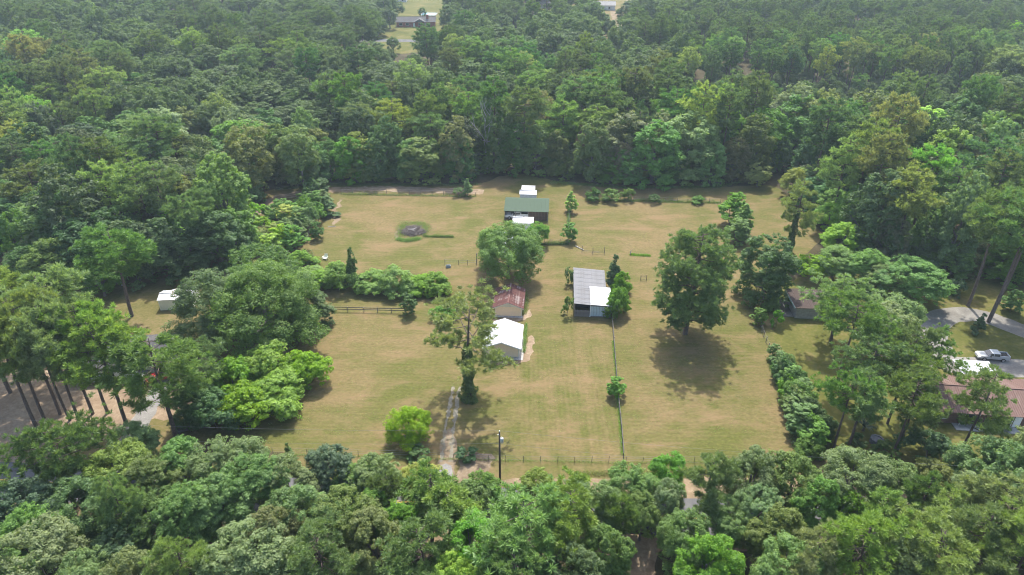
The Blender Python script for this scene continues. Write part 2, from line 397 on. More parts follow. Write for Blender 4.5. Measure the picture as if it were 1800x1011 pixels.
ground_sheet('forest_opening', [(1080, 1000), (1105, 930), (1140, 920), (1155, 960), (1150, 1060), (1070, 1060)], 0.024, M_PINESTRAW, 0.4, seed=10)

# driveway of bare earth, two pale ruts, a gravel apron
ground_sheet('driveway', [(766, 845), (771, 810), (776, 775), (784, 750), (800, 752), (800, 780), (800, 812), (806, 848)], 0.020, M_DIRT, 0.5, 0.7, seed=11)
for name_px, sd_ in (([(776, 812), (780, 770), (786, 735), (792, 705), (797, 680)], 1), ([(792, 812), (795, 770), (800, 735), (804, 705), (808, 680)], 2)):
    strip_sheet('driveway_rut', name_px, 0.5, 0.028, M_RUT, 0.22, sd_, step=0.5)
ground_sheet('driveway_apron', [(766, 880), (768, 835), (768, 818), (792, 816), (796, 835), (800, 880)], 0.032, M_GRAVEL, 0.25, 0.5, seed=12)
ground_sheet('bare_patch', [(800, 850), (808, 815), (835, 790), (868, 800), (872, 815), (850, 835), (830, 852)], 0.032, M_DIRT, 0.7, 0.6, seed=13)
# sandy track behind the back fence, going round the sapling patch on the left
strip_sheet('track', [(422, 425), (428, 398), (448, 372), (490, 346), (560, 335), (660, 332), (760, 334), (850, 338)], 3.4, 0.020, M_PINESTRAW, 0.5, 5)
for o_, s_ in ((-3, 1), (3, 2)):
    strip_sheet('track_rut', [(424 + o_, 420), (431 + o_, 398), (450 + o_, 372 + o_ * .5), (492, 347 + o_ * .6), (560, 335 + o_ * .6), (660, 332 + o_ * .6), (760, 334 + o_ * .6), (840, 337 + o_ * .6)], 0.7, 0.024, M_DIRT, 0.35, s_)
ground_sheet('eroded_strip', [(586, 396), (584, 376), (594, 352), (600, 352), (592, 376), (591, 396)], 0.020, M_DIRT, 1.2, 0.7, seed=15)
ground_sheet('bare_patch', [(692, 418), (700, 398), (706, 396), (700, 420)], 0.020, M_DIRT, 0.3, 0.5, seed=16)
for i, q in enumerate([(1000, 650), (625, 680), (1150, 720), (1290, 610), (1060, 770), (690, 430), (820, 560), (1010, 400), (1180, 400), (960, 600), (1200, 760), (560, 730)]):
    pass
ground_sheet('bare_patch', [(925, 600), (936, 585), (940, 620), (925, 640), (860, 642), (850, 633), (915, 630)], 0.020, M_PINESTRAW, 0.5, 0.5, seed=21)
ground_sheet('bare_patch', [(862, 562), (920, 556), (932, 540), (936, 556), (915, 568), (865, 566)], 0.020, M_PINESTRAW, 0.4, 0.5, seed=22)
# right-hand house: looping concrete drive round a green island
ring_o = [(1622, 590), (1628, 566), (1648, 552), (1690, 546), (1740, 552), (1800, 572), (1860, 600)]
strip_sheet('looping_driveway', [(1660, 650), (1650, 615), (1638, 590), (1640, 570), (1662, 555), (1700, 551), (1745, 561), (1800, 582), (1900, 625)], 5.0, 0.016, M_CONC, 0.15, 3)
ground_sheet('parking_apron', [(1655, 628), (1700, 628), (1770, 630), (1900, 640), (1900, 668), (1800, 664), (1660, 660)], 0.020, M_CONC, 0.2, seed=17)
# left house drive
strip_sheet('left_driveway', [(222, 780), (246, 745), (262, 715), (285, 680), (310, 650)], 3.0, 0.016, M_GRAVEL, 0.3, 6)
# far properties behind the wood
ground_sheet('far_lawn', [(655, 95), (662, 60), (680, 10), (690, -12), (790, -12), (790, 40), (775, 82), (740, 95)], 0.006, M_YARDG, 2.0, 3.0, seed=18)
ground_sheet('far_yard', [(930, 90), (935, 0), (960, -12), (1150, -12), (1120, 40), (1095, 72), (1040, 80)], 0.006, M_YARD, 2.0, 3.0, seed=19)
fr = at(900, 74)
strip_sheet('far_road', [tuple(fr - dx * 420), tuple(fr + dx * 420)], 7.5, 0.012, M_ASPH, 0.2, 4, True, 4)
strip_sheet('far_driveway', [(1093, 62), (1085, 40), (1078, 18)], 5, 0.012, M_DIRT, 0.5, 4)
# ---------------------------------------------------------------- buildings
def roof_slope(root, xa, za, xb, zb, y0, y1, mat, n, along='y', th=.05, rib=.035):
    """one roof slope made of N overlapping metal sheets. Slope runs from (xa,za) eave to (xb,zb) ridge; sheets are laid side by side along y (or x when along='x')"""
    wd = (y1 - y0) / n; m = MB(); k = .02
    def P(a, s_, z): return (a, s_, z) if along == 'y' else (s_, a, z)
    def slab(a0, z0, a1, z1, s0, s1, t):
        pts = [P(a0, s0, z0), P(a1, s0, z1), P(a1, s1, z1), P(a0, s1, z0)]
        flip = (a1 > a0) == (along == 'x')
        if flip: pts = pts[::-1]
        m.hexa(pts + [(p[0], p[1], p[2] + t) for p in pts])
    slab(xa, za, xb, zb, .006, wd - .006, th)
    up = .012
    for q in (0.0, .34, .67):
        slab(xa - (xb - xa) * .002, za + th - .002, xb, zb + th - .002, q * wd + .008, q * wd + .05, rib)
    me = m.mesh('roof_panel', mat)
    for i in range(n):
        loc = (0, y0 + i * wd, (i % 2) * .012) if along == 'y' else (y0 + i * wd, 0, (i % 2) * .012)
        link('roof_panel', me, root, loc)
def gable_shed(root, W, D, hw, hp, over, wall, roof, nroof, ridge='y', trim=M_CREAM, gap_back=False, ov_f=None):
    """walls + gabled sheet roof. Local x = width, y = depth (0 front), z up"""
    ov_f = over if ov_f is None else ov_f; h = W / 2; t = .12
    if ridge == 'y':
        for nm, y0 in (('front_wall', 0), ('back_wall', D - t)):
            m = MB(); v = [(-h, y0, 0), (h, y0, 0), (h, y0, hw), (0, y0, hp), (-h, y0, hw)]
            v2 = [(x, y0 + t, z) for x, _, z in v]
            m.add(v + v2, [(0, 1, 2, 3, 4), (9, 8, 7, 6, 5)] + [((i + 1) % 5, i, 5 + i, 5 + (i + 1) % 5) for i in range(5)]); m.build(nm, wall, root)
        for s_ in (-1, 1): MB().box(min(s_ * h, s_ * (h - t)), max(s_ * h, s_ * (h - t)), t, D - t, 0, hw).build('side_wall', wall, root)
        sl = (hp - hw) / h; ex = h + over; ez = hw - over * sl
        roof_slope(root, -ex, ez + .03, 0, hp + .03, -ov_f, D + over, roof, nroof)
        roof_slope(root, ex, ez + .03, 0, hp + .03, -ov_f, D + over, roof, nroof)
        MB().box(-.16, .16, -ov_f - .02, D + over + .02, hp + .10, hp + .15).build('ridge_cap', roof, root)
        for s_ in (-1, 1):
            m = MB(); x0, x1 = s_ * ex, 0; y = -ov_f
            m.hexa([(x0, y - .03, ez - .15), (x1, y - .03, hp - .15), (x1, y + .02, hp - .15), (x0, y + .02, ez - .15), (x0, y - .03, ez + .03), (x1, y - .03, hp + .03), (x1, y + .02, hp + .03), (x0, y + .02, ez + .03)]); m.build('fascia', trim, root)
    else:
        for nm, y0 in (('front_wall', 0), ('back_wall', D - t)): MB().box(-h, h, y0, y0 + t, 0, hw).build(nm, wall, root)
        for s_ in (-1, 1):
            x0 = s_ * h; x1 = s_ * (h - t); m = MB()
            v = [(x0, t, 0), (x0, D - t, 0), (x0, D - t, hw), (x0, D / 2, hp), (x0, t, hw)]; v2 = [(x1, y, z) for _, y, z in v]
            m.add(v + v2, [(0, 1, 2, 3, 4), (9, 8, 7, 6, 5)] + [((i + 1) % 5, i, 5 + i, 5 + (i + 1) % 5) for i in range(5)]); m.build('side_wall', wall, root)
        sl = (hp - hw) / (D / 2); ey = -over; ez = hw - over * sl
        roof_slope(root, ey, ez + .03, D / 2, hp + .03, -h - over, h + over, roof, nroof, 'x')
        roof_slope(root, D - ey, ez + .03, D / 2, hp + .03, -h - over, h + over, roof, nroof, 'x')
        MB().box(-h - over, h + over, D / 2 - .16, D / 2 + .16, hp + .10, hp + .15).build('ridge_cap', roof, root)
def window(root, x, y, z, w=.9, h=1.0, face='y', frame=M_WHITE, par=None):
    f = MB()
    for a, b, c, d in ((-w / 2 - .07, -w / 2, -h / 2, h / 2), (w / 2, w / 2 + .07, -h / 2, h / 2), (-w / 2 - .07, w / 2 + .07, h / 2, h / 2 + .07), (-w / 2 - .07, w / 2 + .07, -h / 2 - .07, -h / 2)):
        f.box(x + a, x + b, y - .05, y + .02, z + c, z + d)
    o = f.build('window', frame, root)
    MB().box(x - w / 2, x + w / 2, y - .02, y - .004, z - h / 2, z + h / 2).build('pane', M_GLASS, o)
    return o

# white-roofed tan shed beside the driveway pine
p = at(882, 627); S = empty('tan_shed', (p.x, p.y, 0), YAW, 'tan shed with clean white metal gable roof behind the vine covered pine', 'shed')
gable_shed(S, 6.0, 6.6, 2.25, 3.35, .45, M_TAN, M_WROOF, 8, ov_f=.7)
for x in (-2.94, 2.94): MB().box(x - .07, x + .07, -.03, .0, 0, 2.2).build('corner_trim', M_CREAM, S)
MB().box(-3.25, 3.25, -.85, -.02, 0, .06).build('concrete_footing', M_BLOCK, S)
MB().box(3.0, 3.75, -.85, 6.4, 0, .05).build('side_footing', M_BLOCK, S)
# rusty red roofed tan shed behind it
p = at(893.5, 555.5); S = empty('tan_shed', (p.x, p.y, 0), YAW, 'tan shed under a streaky rust red metal roof below the big leafy tree', 'shed')
gable_shed(S, 5.1, 6.6, 2.1, 3.15, .42, M_TAN, M_RUST, 8, ov_f=.5)
for x in (-2.5, 2.5): MB().box(x - .06, x + .06, -.03, .0, 0, 2.1).build('corner_trim', M_CREAM, S)
MB().box(-2.75, 2.75, -.6, -.02, 0, .05).build('concrete_footing', M_BLOCK, S)
MB().add([(-2.55, -.06, 2.06), (2.55, -.06, 2.06), (0, -.06, 3.0), (-2.55, -.02, 2.06), (2.55, -.02, 2.06), (0, -.02, 3.0)], [(0, 1, 2), (5, 4, 3), (0, 3, 4, 1), (1, 4, 5, 2), (2, 5, 3, 0)]).build('gable_board', M_CREAM, S)

# vine-grown lean-to barn: long grey roof, lower white roof beside it, board and fibreglass front
p = at(1009, 556); S = empty('lean_to_barn', (p.x, p.y, 0), YAW, 'long lean-to barn with grey metal roof, white lower roof and vines on one side', 'barn')
BW1, BW2, BD = 2.95, 4.1, 14.0
roof_slope(S, -.15, 3.0, BW1, 2.75, -.3, BD * .42, M_GREYROOF, 8)
roof_slope(S, -.15, 3.0, BW1 + 3.3, 2.55, BD * .42, BD, M_GREYROOF, 10)
roof_slope(S, BW1 + .03, 2.95, BW1 + BW2, 2.72, -.5, BD * .47, M_WROOF, 5)
MB().box(-.02, .08, 0, BD - .2, 0, 2.95).build('side_wall', M_BOARD, S)
MB().box(0, BW1 + 3.1, BD - .3, BD - .2, 0, 2.5).build('back_wall', M_BOARD, S)
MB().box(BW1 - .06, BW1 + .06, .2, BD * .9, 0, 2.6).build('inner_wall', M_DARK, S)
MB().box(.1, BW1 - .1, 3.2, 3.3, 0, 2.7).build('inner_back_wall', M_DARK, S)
bm_ = MB().box(0, .17, -.03, .0, 0, 1.45).mesh('board', M_BOARD)
for i in range(15): link('board', bm_, S, (.08 + i * .19, (i % 3) * .012, 0), (0, R_(random.Random(i).uniform(-1, 1)), 0), (1, 1, random.Random(i).uniform(.93, 1.03)))
pm_ = MB().box(0, .52, -.03, .0, .25, 2.35).box(.02, .05, -.05, -.03, .25, 2.35).mesh('fibreglass_sheet', M_CLEAR)
for i in range(7): link('fibreglass_sheet', pm_, S, (BW1 + .14 + i * .55, (i % 2) * .012, 0))
MB().box(BW1 + .1, BW1 + BW2 - .1, -.01, .05, 0, .25).build('sill_board', M_BOARD, S)
MB().box(BW1 + .1, BW1 + BW2 - .1, -.01, .05, 2.35, 2.6).build('header_board', M_BOARD, S)
for x in (0, BW1, BW1 + BW2 - .2): MB().box(x, x + .14, -.08, .06, 0, 2.7).build('post', M_WHITE if x == BW1 else M_POST, S)
MB().box(BW1 + BW2 - .2, BW1 + BW2 - .1, .2, BD * .45, 0, 2.55).build('side_wall', M_BOARD, S)

# long green-roofed pole barn with a white truck inside
p = at(925, 387); S = empty('pole_barn', (p.x, p.y, 0), YAW, 'open fronted pole barn with a faded green metal roof and white truck inside', 'barn')
GW = 10.6
gable_shed_roof = roof_slope(S, -.5, 2.45, 4.6, 3.75, -GW / 2 - .2, GW / 2 + .2, M_GREENROOF, 12, 'x')
roof_slope(S, 7.2, 2.9, 4.6, 3.75, -GW / 2 - .2, GW / 2 + .2, M_GREENROOF, 12, 'x')
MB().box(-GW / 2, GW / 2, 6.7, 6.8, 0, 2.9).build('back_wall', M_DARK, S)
MB().box(-GW / 2, -GW / 2 + .1, .3, 6.7, 0, 2.3).build('side_wall', M_BOARD, S)
MB().box(GW / 2 - .1, GW / 2, .3, 6.7, 0, 2.3).build('side_wall', M_BOARD, S)
pw_ = MB().box(0, .72, 0, .05, 0, 2.2).mesh('wall_board', simple('brown_boards', (.12, .075, .06), .8))
for i in range(6): link('wall_board', pw_, S, (.75 + i * .745, (i % 2) * .02, 0))
for x in (-GW / 2 + .05, -2.6, .55, GW / 2 - .1): MB().box(x - .08, x + .08, -.2, -.04, 0, 2.45).build('post', M_POST, S)
MB().box(-GW / 2, GW / 2, .0, 6.6, 0, .03).build('earth_floor', M_PINESTRAW, S)
# small white shed in front of it
p = at(919, 408); S = empty('white_shed', (p.x, p.y, 0), YAW, 'small white shed with white roof in front of the green roofed barn', 'shed')
gable_shed(S, 4.7, 3.4, 2.35, 2.95, .18, M_WHITE, M_WROOF, 6, 'x')
o = MB().box(-.25, .25, -.05, -.005, 0.5, 1.7).build('door', simple('grey_door', (.33, .30, .28), .7), S)
for i, x in enumerate((-1.9, -1.2, 1.0, 1.75)): MB().box(x, x + .22, -.03, -.004, .05, (.7, .5, 1.1, 1.3)[i]).build('weathered_board', M_BOARD, S)
MB().tube([(-.5, -.4, 0), (.2, -.1, .9)], [.05, .05], 5).build('leaning_pole', M_BOARD, S)
# two white sheds behind the green barn
p = at(928, 354.5); S = empty('white_shed', (p.x, p.y, 0), YAW, 'low white roofed shed directly behind the green roofed barn', 'shed')
gable_shed(S, 4.3, 2.7, 2.0, 2.5, .12, M_WHITE, M_WROOF, 5, 'x')
p = at(928.5, 345); S = empty('white_shed', (p.x, p.y, 0), YAW, 'narrow white shed with grimy roof, farthest of the sheds behind the green barn', 'shed')
gable_shed(S, 3.4, 2.6, 1.9, 2.3, .12, M_WHITE, metal_roof('grimy_white_roof', (.62, .61, .60), .5, ((.42, .40, .38), .5, .7)), 5, 'x')
# white-roofed cottage half hidden by the big leafy tree
p = at(893, 446); S = empty('cottage', (p.x, p.y, 0), YAW, 'white roofed cottage almost hidden behind the big leafy tree', 'house')
gable_shed(S, 8.4, 6.0, 2.5, 3.7, .4, M_WHITE, M_WROOF, 12, 'x')
for x in (-2.8, 2.6): window(S, x, 0, 1.5)
MB().box(-.5, .5, -.04, 0, 0, 2.05).build('door', M_BOARD, S)

# left lot: pale shed in two parts
p = at(296, 545); S = empty('cream_shed', (p.x, p.y, 0), R_(6), 'small cream shed with white curved roof beside the spreading oak', 'shed')
gable_shed(S, 2.9, 3.6, 2.25, 2.75, .12, M_CREAMWALL, M_WROOF, 4, 'x')
p = at(322, 544.5); S2 = empty('cream_shed', (p.x, p.y + .2, 0), R_(6), 'cream shed with patched brown and white roof, two windows facing out', 'shed')
gable_shed(S2, 3.9, 4.4, 2.2, 3.0, .15, M_CREAMWALL, metal_roof('patched_roof', (.62, .62, .62), .5, ((.34, .21, .12), .52, .58)), 5, 'x')
for x in (-1.0, .3): window(S2, x, 0, 1.35, .55, .8)
MB().box(.9, 1.7, -1.1, -.03, 0, .12).build('ramp', M_BOARD, S2)
# left lot: grey-roofed house under the pines
p = at(215, 668); S = empty('ranch_house', (p.x, p.y, 0), R_(8), 'low grey shingled house mostly hidden under the pines beside the red car', 'house')
gable_shed(S, 15.5, 9.0, 2.6, 4.4, .5, M_CREAMWALL, M_SHINGLE, 16, 'x')
for x in (-5, -1.5, 3.5, 6): window(S, x, 0, 1.5, 1.1, 1.1)
# left lot: open sheds under the trees with a blue sheet on one
p = at(128, 512); S = empty('carport', (p.x, p.y, 0), R_(10), 'carport roofed with a blue sheet under the yellow green tree', 'carport')
roof_slope(S, 0, 2.3, 4.0, 2.7, -3.2, 3.2, M_TARP, 6, 'x')
for x in (-3.0, 3.0):
    for y in (.2, 3.8): MB().box(x - .06, x + .06, y - .06, y + .06, 0, 2.35).build('post', M_STEEL, S)
p = at(192, 505); S = empty('carport', (p.x, p.y, 0), R_(10), 'grey metal roofed shelter half hidden behind the pine trunk', 'carport')
roof_slope(S, 0, 2.3, 4.0, 2.8, -2.5, 2.5, M_GREYROOF, 5, 'x')
for x in (-2.4, 2.4):
    for y in (.2, 3.8): MB().box(x - .06, x + .06, y - .06, y + .06, 0, 2.35).build('post', M_STEEL, S)

# right lot: long house with faded pink metal roof and white carport
p = at(1722, 750); S = empty('ranch_house', (p.x + 3.5, p.y, 0), R_(-6), 'long brick house with a faded pink metal roof behind the pines', 'house')
gable_shed(S, 21.0, 8.6, 2.6, 4.0, .6, M_BRICKD, M_PINKROOF, 22, 'x', M_WHITE)
for x in (-9.0, -5.2, -1.0, 4.2, 8.5): window(S, x, 0, 1.45, 1.3, 1.1)
MB().box(1.2, 2.2, -.05, 0, 0, 2.05).build('door', M_WHITE, S)
for i in range(6): MB().box(-6.6 + i * 2.4 - .05, -6.6 + i * 2.4 + .05, -.55, -.45, 0, 2.3).build('porch_post', M_WHITE, S)
MB().box(-7.4, 7.4, -1.6, -.03, 0, .12).build('porch_floor', M_BLOCK, S)
p = at(1714, 681); S = empty('carport', (p.x, p.y, 0), R_(-6), 'white flat roofed carport beside the silver pickup and pink roofed house', 'carport')
roof_slope(S, -.1, 2.62, 3.6, 2.8, -2.9, 2.9, M_WROOF, 6, 'x')
for x in (-2.7, 0, 2.7):
    for y in (.1, 3.3): MB().box(x - .05, x + .05, y - .05, y + .05, 0, 2.62).build('post', M_WHITE, S)
# right lot: brown roofed outbuilding half under the trees
p = at(1412, 560); S = empty('outbuilding', (p.x, p.y, 0), R_(-4), 'brown roofed block outbuilding with open carport end beside the boundary hedge', 'outbuilding')
MB().box(-1.6, 6.5, 0, .15, 0, 2.4).build('front_wall', M_BLOCK, S); MB().box(-1.6, 6.5, 6.0, 6.15, 0, 2.4).build('back_wall', M_BLOCK, S)
MB().box(-1.6, -1.45, .15, 6.0, 0, 2.4).build('side_wall', M_BLOCK, S); MB().box(6.35, 6.5, .15, 6.0, 0, 2.4).build('side_wall', M_BLOCK, S)
roof_slope(S, -.4, 2.45, 6.5, 2.75, -2.1, 7.0, M_BRSHING, 9, 'x')
MB().box(-2.16, -2.1, -.42, 6.5, 2.25, 2.62).build('fascia', simple('pale_green_fascia', (.36, .45, .42), .6), S)
MB().box(-4.4, -1.7, .4, 6.6, .0, .1).build('slab_floor', M_CONC, S)
MB().box(-3.2, -3.1, 2.0, 6.2, .1, 1.2).build('low_wall', M_BOARD, S)

# far off: brick house with pool, sheds and houses through the trees
p = at(731, 47.5); S = empty('brick_house', (p.x, p.y, 0), R_(3), 'long red brick house with a grey shingle roof far behind the woods', 'house')
gable_shed(S, 23.0, 9.0, 3.0, 5.2, .6, M_BRICK, M_SHINGLE, 16, 'x', M_WHITE)
for x in (-9, -5, 2.5, 6.0): window(S, x, 0, 1.6, 1.8, 1.3)
MB().box(-1.6, -.4, -.06, 0, 0, 2.1).build('door', M_WHITE, S)
MB().box(6.3, 7.8, 2.2, 3.6, 2.5, 6.6).build('chimney', M_BRICK, S)
MB().add([(-1, -1.8, 2.9), (6, -1.8, 2.9), (2.5, -1.8, 4.7), (2.5, 4.3, 4.9), (-1, .6, 3.1), (6, .6, 3.1)], [(0, 1, 2), (0, 2, 3, 4), (1, 5, 3, 2)]).build('front_gable', M_SHINGLE, S)
for x in (-.8, 5.8): MB().box(x - .1, x + .1, -1.8, -1.6, 0, 2.9).build('porch_post', M_WHITE, S)
p = at(753, 26.5); S = empty('swimming_pool', (p.x, p.y, 0), 0, 'bright turquoise swimming pool behind the far brick house', 'pool')
MB().box(-5.6, 5.6, -3, 10, 0, .10).build('deck', M_CONC, S); MB().box(-4.6, 4.6, -1.5, 8.5, .102, .13).build('water', M_POOL, S)
def far_house(px, py, W, D, h, hp, wall, roof, label, rz=0.0, cat='house', name='house', doors=True):
    p = at(px, py); S = empty(name, (p.x, p.y, 0), rz, label, cat)
    gable_shed(S, W, D, h, hp, .4, wall, roof, 6, 'x')
    for x in (-W * .28, W * .28): window(S, x, 0, 1.5, 1.2, 1.1)
    return S
far_house(622, 41, 5.5, 4, 2.3, 3.1, M_WHITE, M_GREYROOF, 'small pale shed among trees beside the far brick house', 0, 'shed', 'garden_shed')
far_house(938, 34, 4.4, 3.6, 2.3, 3.2, M_CREAMWALL, M_SHINGLE, 'small grey garden shed far behind the woods', 0, 'shed', 'garden_shed')
far_house(958, 14, 17, 9, 2.7, 4.8, M_WHITE, M_SHINGLE, 'white walled house far behind the woods, partly screened by pines', .1)
far_house(1058, 18, 18, 10, 3.2, 5.2, M_WHITE, M_GREYROOF, 'white house at the top end of the far grassy yard', -.1)
far_house(1110, 14, 8, 7, 2.6, 4.0, M_WHITE, M_WROOF, 'white roofed building behind pines beside the far grassy yard', -.1, 'building', 'outbuilding')
far_house(700, 4, 12, 7, 2.6, 4.2, M_WHITE, M_WROOF, 'white building at the back of the far lawn', 0, 'building', 'outbuilding')
far_house(606, 100, 10, 7, 2.6, 4.0, M_BRICK, M_PINKROOF, 'small red house glimpsed between trees beyond the woods', .2)
# ---------------------------------------------------------------- foliage meshes
def unit(a): return a / np.maximum(np.linalg.norm(a, axis=-1, keepdims=True), 1e-9)
def leaf_quads(P, Nn, S, r, ratio=0.62):
    n = len(P); rv = r.normal(size=(n, 3)); T = unit(np.cross(Nn, rv)); B = np.cross(Nn, T)
    S = S[:, None]; V = np.empty((n, 4, 3))
    V[:, 0] = P + T * S; V[:, 1] = P + B * S * ratio; V[:, 2] = P - T * S; V[:, 3] = P - B * S * ratio
    return V.reshape(-1, 3), np.arange(4 * n).reshape(n, 4)
def clumpy(blobs, nleaf, leaf, r, sub=9, subr=0.42, up=0.55, rand=0.42, squash=0.88):
    """blobs (n,4) centre + radius -> leaves gathered in small clumps on the blobs' skins, facing outwards with scatter"""
    blobs = np.asarray(blobs); c, R = blobs[:, :3], blobs[:, 3]
    wgt = R ** 2 / (R ** 2).sum()
    ns = np.maximum(4, (wgt * len(blobs) * sub).round().astype(int))
    idx = np.repeat(np.arange(len(blobs)), ns)
    d = r.normal(size=(len(idx), 3)); d[:, 2] += 0.45; d = unit(d)
    sc_ = c[idx] + d * R[idx, None] * r.uniform(0.7, 1.0, (len(idx), 1)) * np.array([1, 1, squash])
    sr = R[idx] * subr * r.uniform(0.7, 1.3, len(idx)); stint = np.clip(r.normal(0.5, 0.16, len(idx)), 0, 1)
    w2 = sr ** 2 / (sr ** 2).sum(); k = r.choice(len(idx), nleaf, p=w2)
    e = r.normal(size=(nleaf, 3)); e[:, 2] += 0.35; e = unit(e)
    P = sc_[k] + e * sr[k, None] * r.uniform(0.35, 1.08, (nleaf, 1)) ** 0.6 * np.array([1, 1, 0.72])
    nn = unit(0.75 * e + 0.45 * d[k] + rand * r.normal(size=(nleaf, 3)) + np.array([0, 0, up]))
    S = leaf * r.uniform(0.6, 1.35, nleaf)
    V, Fc = leaf_quads(P, nn, S, r)
    tint = np.clip(0.55 * stint[k] + 0.45 * r.uniform(0, 1, nleaf), 0, 1)
    return V, Fc, tint
def crown_broad(seed, H, R, base, nb, nleaf, leaf, form='round', lop=0.25, blobr=(0.17, 0.31), sub=9):
    r = np.random.default_rng(seed); ph = r.uniform(0, 6.28, 8); B = []
    for i in range(nb):
        u = r.uniform(0, 1) ** 0.85; az = r.uniform(0, 2 * math.pi)
        if form == 'round': pr = math.sqrt(max(0.02, 1 - abs(2 * u - 0.85) ** 2.2 * 0.72)) if u < .93 else .35
        elif form == 'dome': pr = math.sqrt(max(0.03, 1 - u ** 2.0)) * 0.98 + 0.05
        elif form == 'wall': pr = math.sqrt(max(0.03, 1 - u ** 3.0)) * 0.9 + 0.1
        elif form == 'cone': pr = (1 - u) ** 0.75 * 0.95 + 0.06
        elif form == 'column': pr = 0.35 + 0.65 * math.sin(math.pi * min(1, 0.12 + 0.86 * u)) ** 0.7
        else: pr = 1
        lobe = 1 + lop * (math.sin(2 * az + ph[0] + 2 * u) * .5 + math.sin(3 * az + ph[1] - 3 * u) * .4 + math.sin(5 * az + ph[2] + 5 * u) * .25)
        br = R * r.uniform(*blobr) * (0.75 + 0.5 * pr) * (0.9 if u > .8 else 1)
        rho = max(0.0, R * pr * lobe * (r.uniform(0.45, 1.0) ** 0.35) - br * .5)
        z = base + br * .6 + (H - base - br * 1.1) * u
        B.append((rho * math.cos(az), rho * math.sin(az), z, br))
    return np_mesh('crown', *(clumpy(B, nleaf, leaf, r, sub=sub)[:2]), M_LEAF, None), B, r
def make_broad(seed, H, R, base, nb, nleaf, leaf, form='round', lop=0.25, blobr=(0.17, 0.31), sub=9, bark=None, trunk=True, tr=None):
    r = np.random.default_rng(seed)
    me, B, r2 = crown_broad(seed, H, R, base, nb, 10, leaf, form, lop, blobr, sub); bpy.data.meshes.remove(me)
    V, Fc, ti = clumpy(B, nleaf, leaf, r2, sub=sub)
    crown = np_mesh('crown', V, Fc, M_LEAF, ti)
    if not trunk: return crown, None
    m = MB(); t0 = tr or 0.028 * H; top = base + (H - base) * 0.55
    lean = r.uniform(-.3, .3, 2)
    m.tube([(0, 0, -.3), (0, 0, .4), (lean[0] * .4, lean[1] * .4, base * .6 + .5), (lean[0], lean[1], top)], [t0 * 1.35, t0, t0 * .8, t0 * .4], 7)
    for b in sorted(B, key=lambda b: -b[3])[:9]:
        s_ = np.array([lean[0] * .5, lean[1] * .5, max(base * .6 + .5, min(top, b[2] * .55))]); e = np.array(b[:3]); mid = (s_ + e) / 2 + np.array([0, 0, -.08 * np.linalg.norm(e - s_)])
        m.tube([s_, mid, e], [t0 * .42, t0 * .28, t0 * .1], 5, False)
    return crown, m.mesh('trunk', bark or M_BARK2)
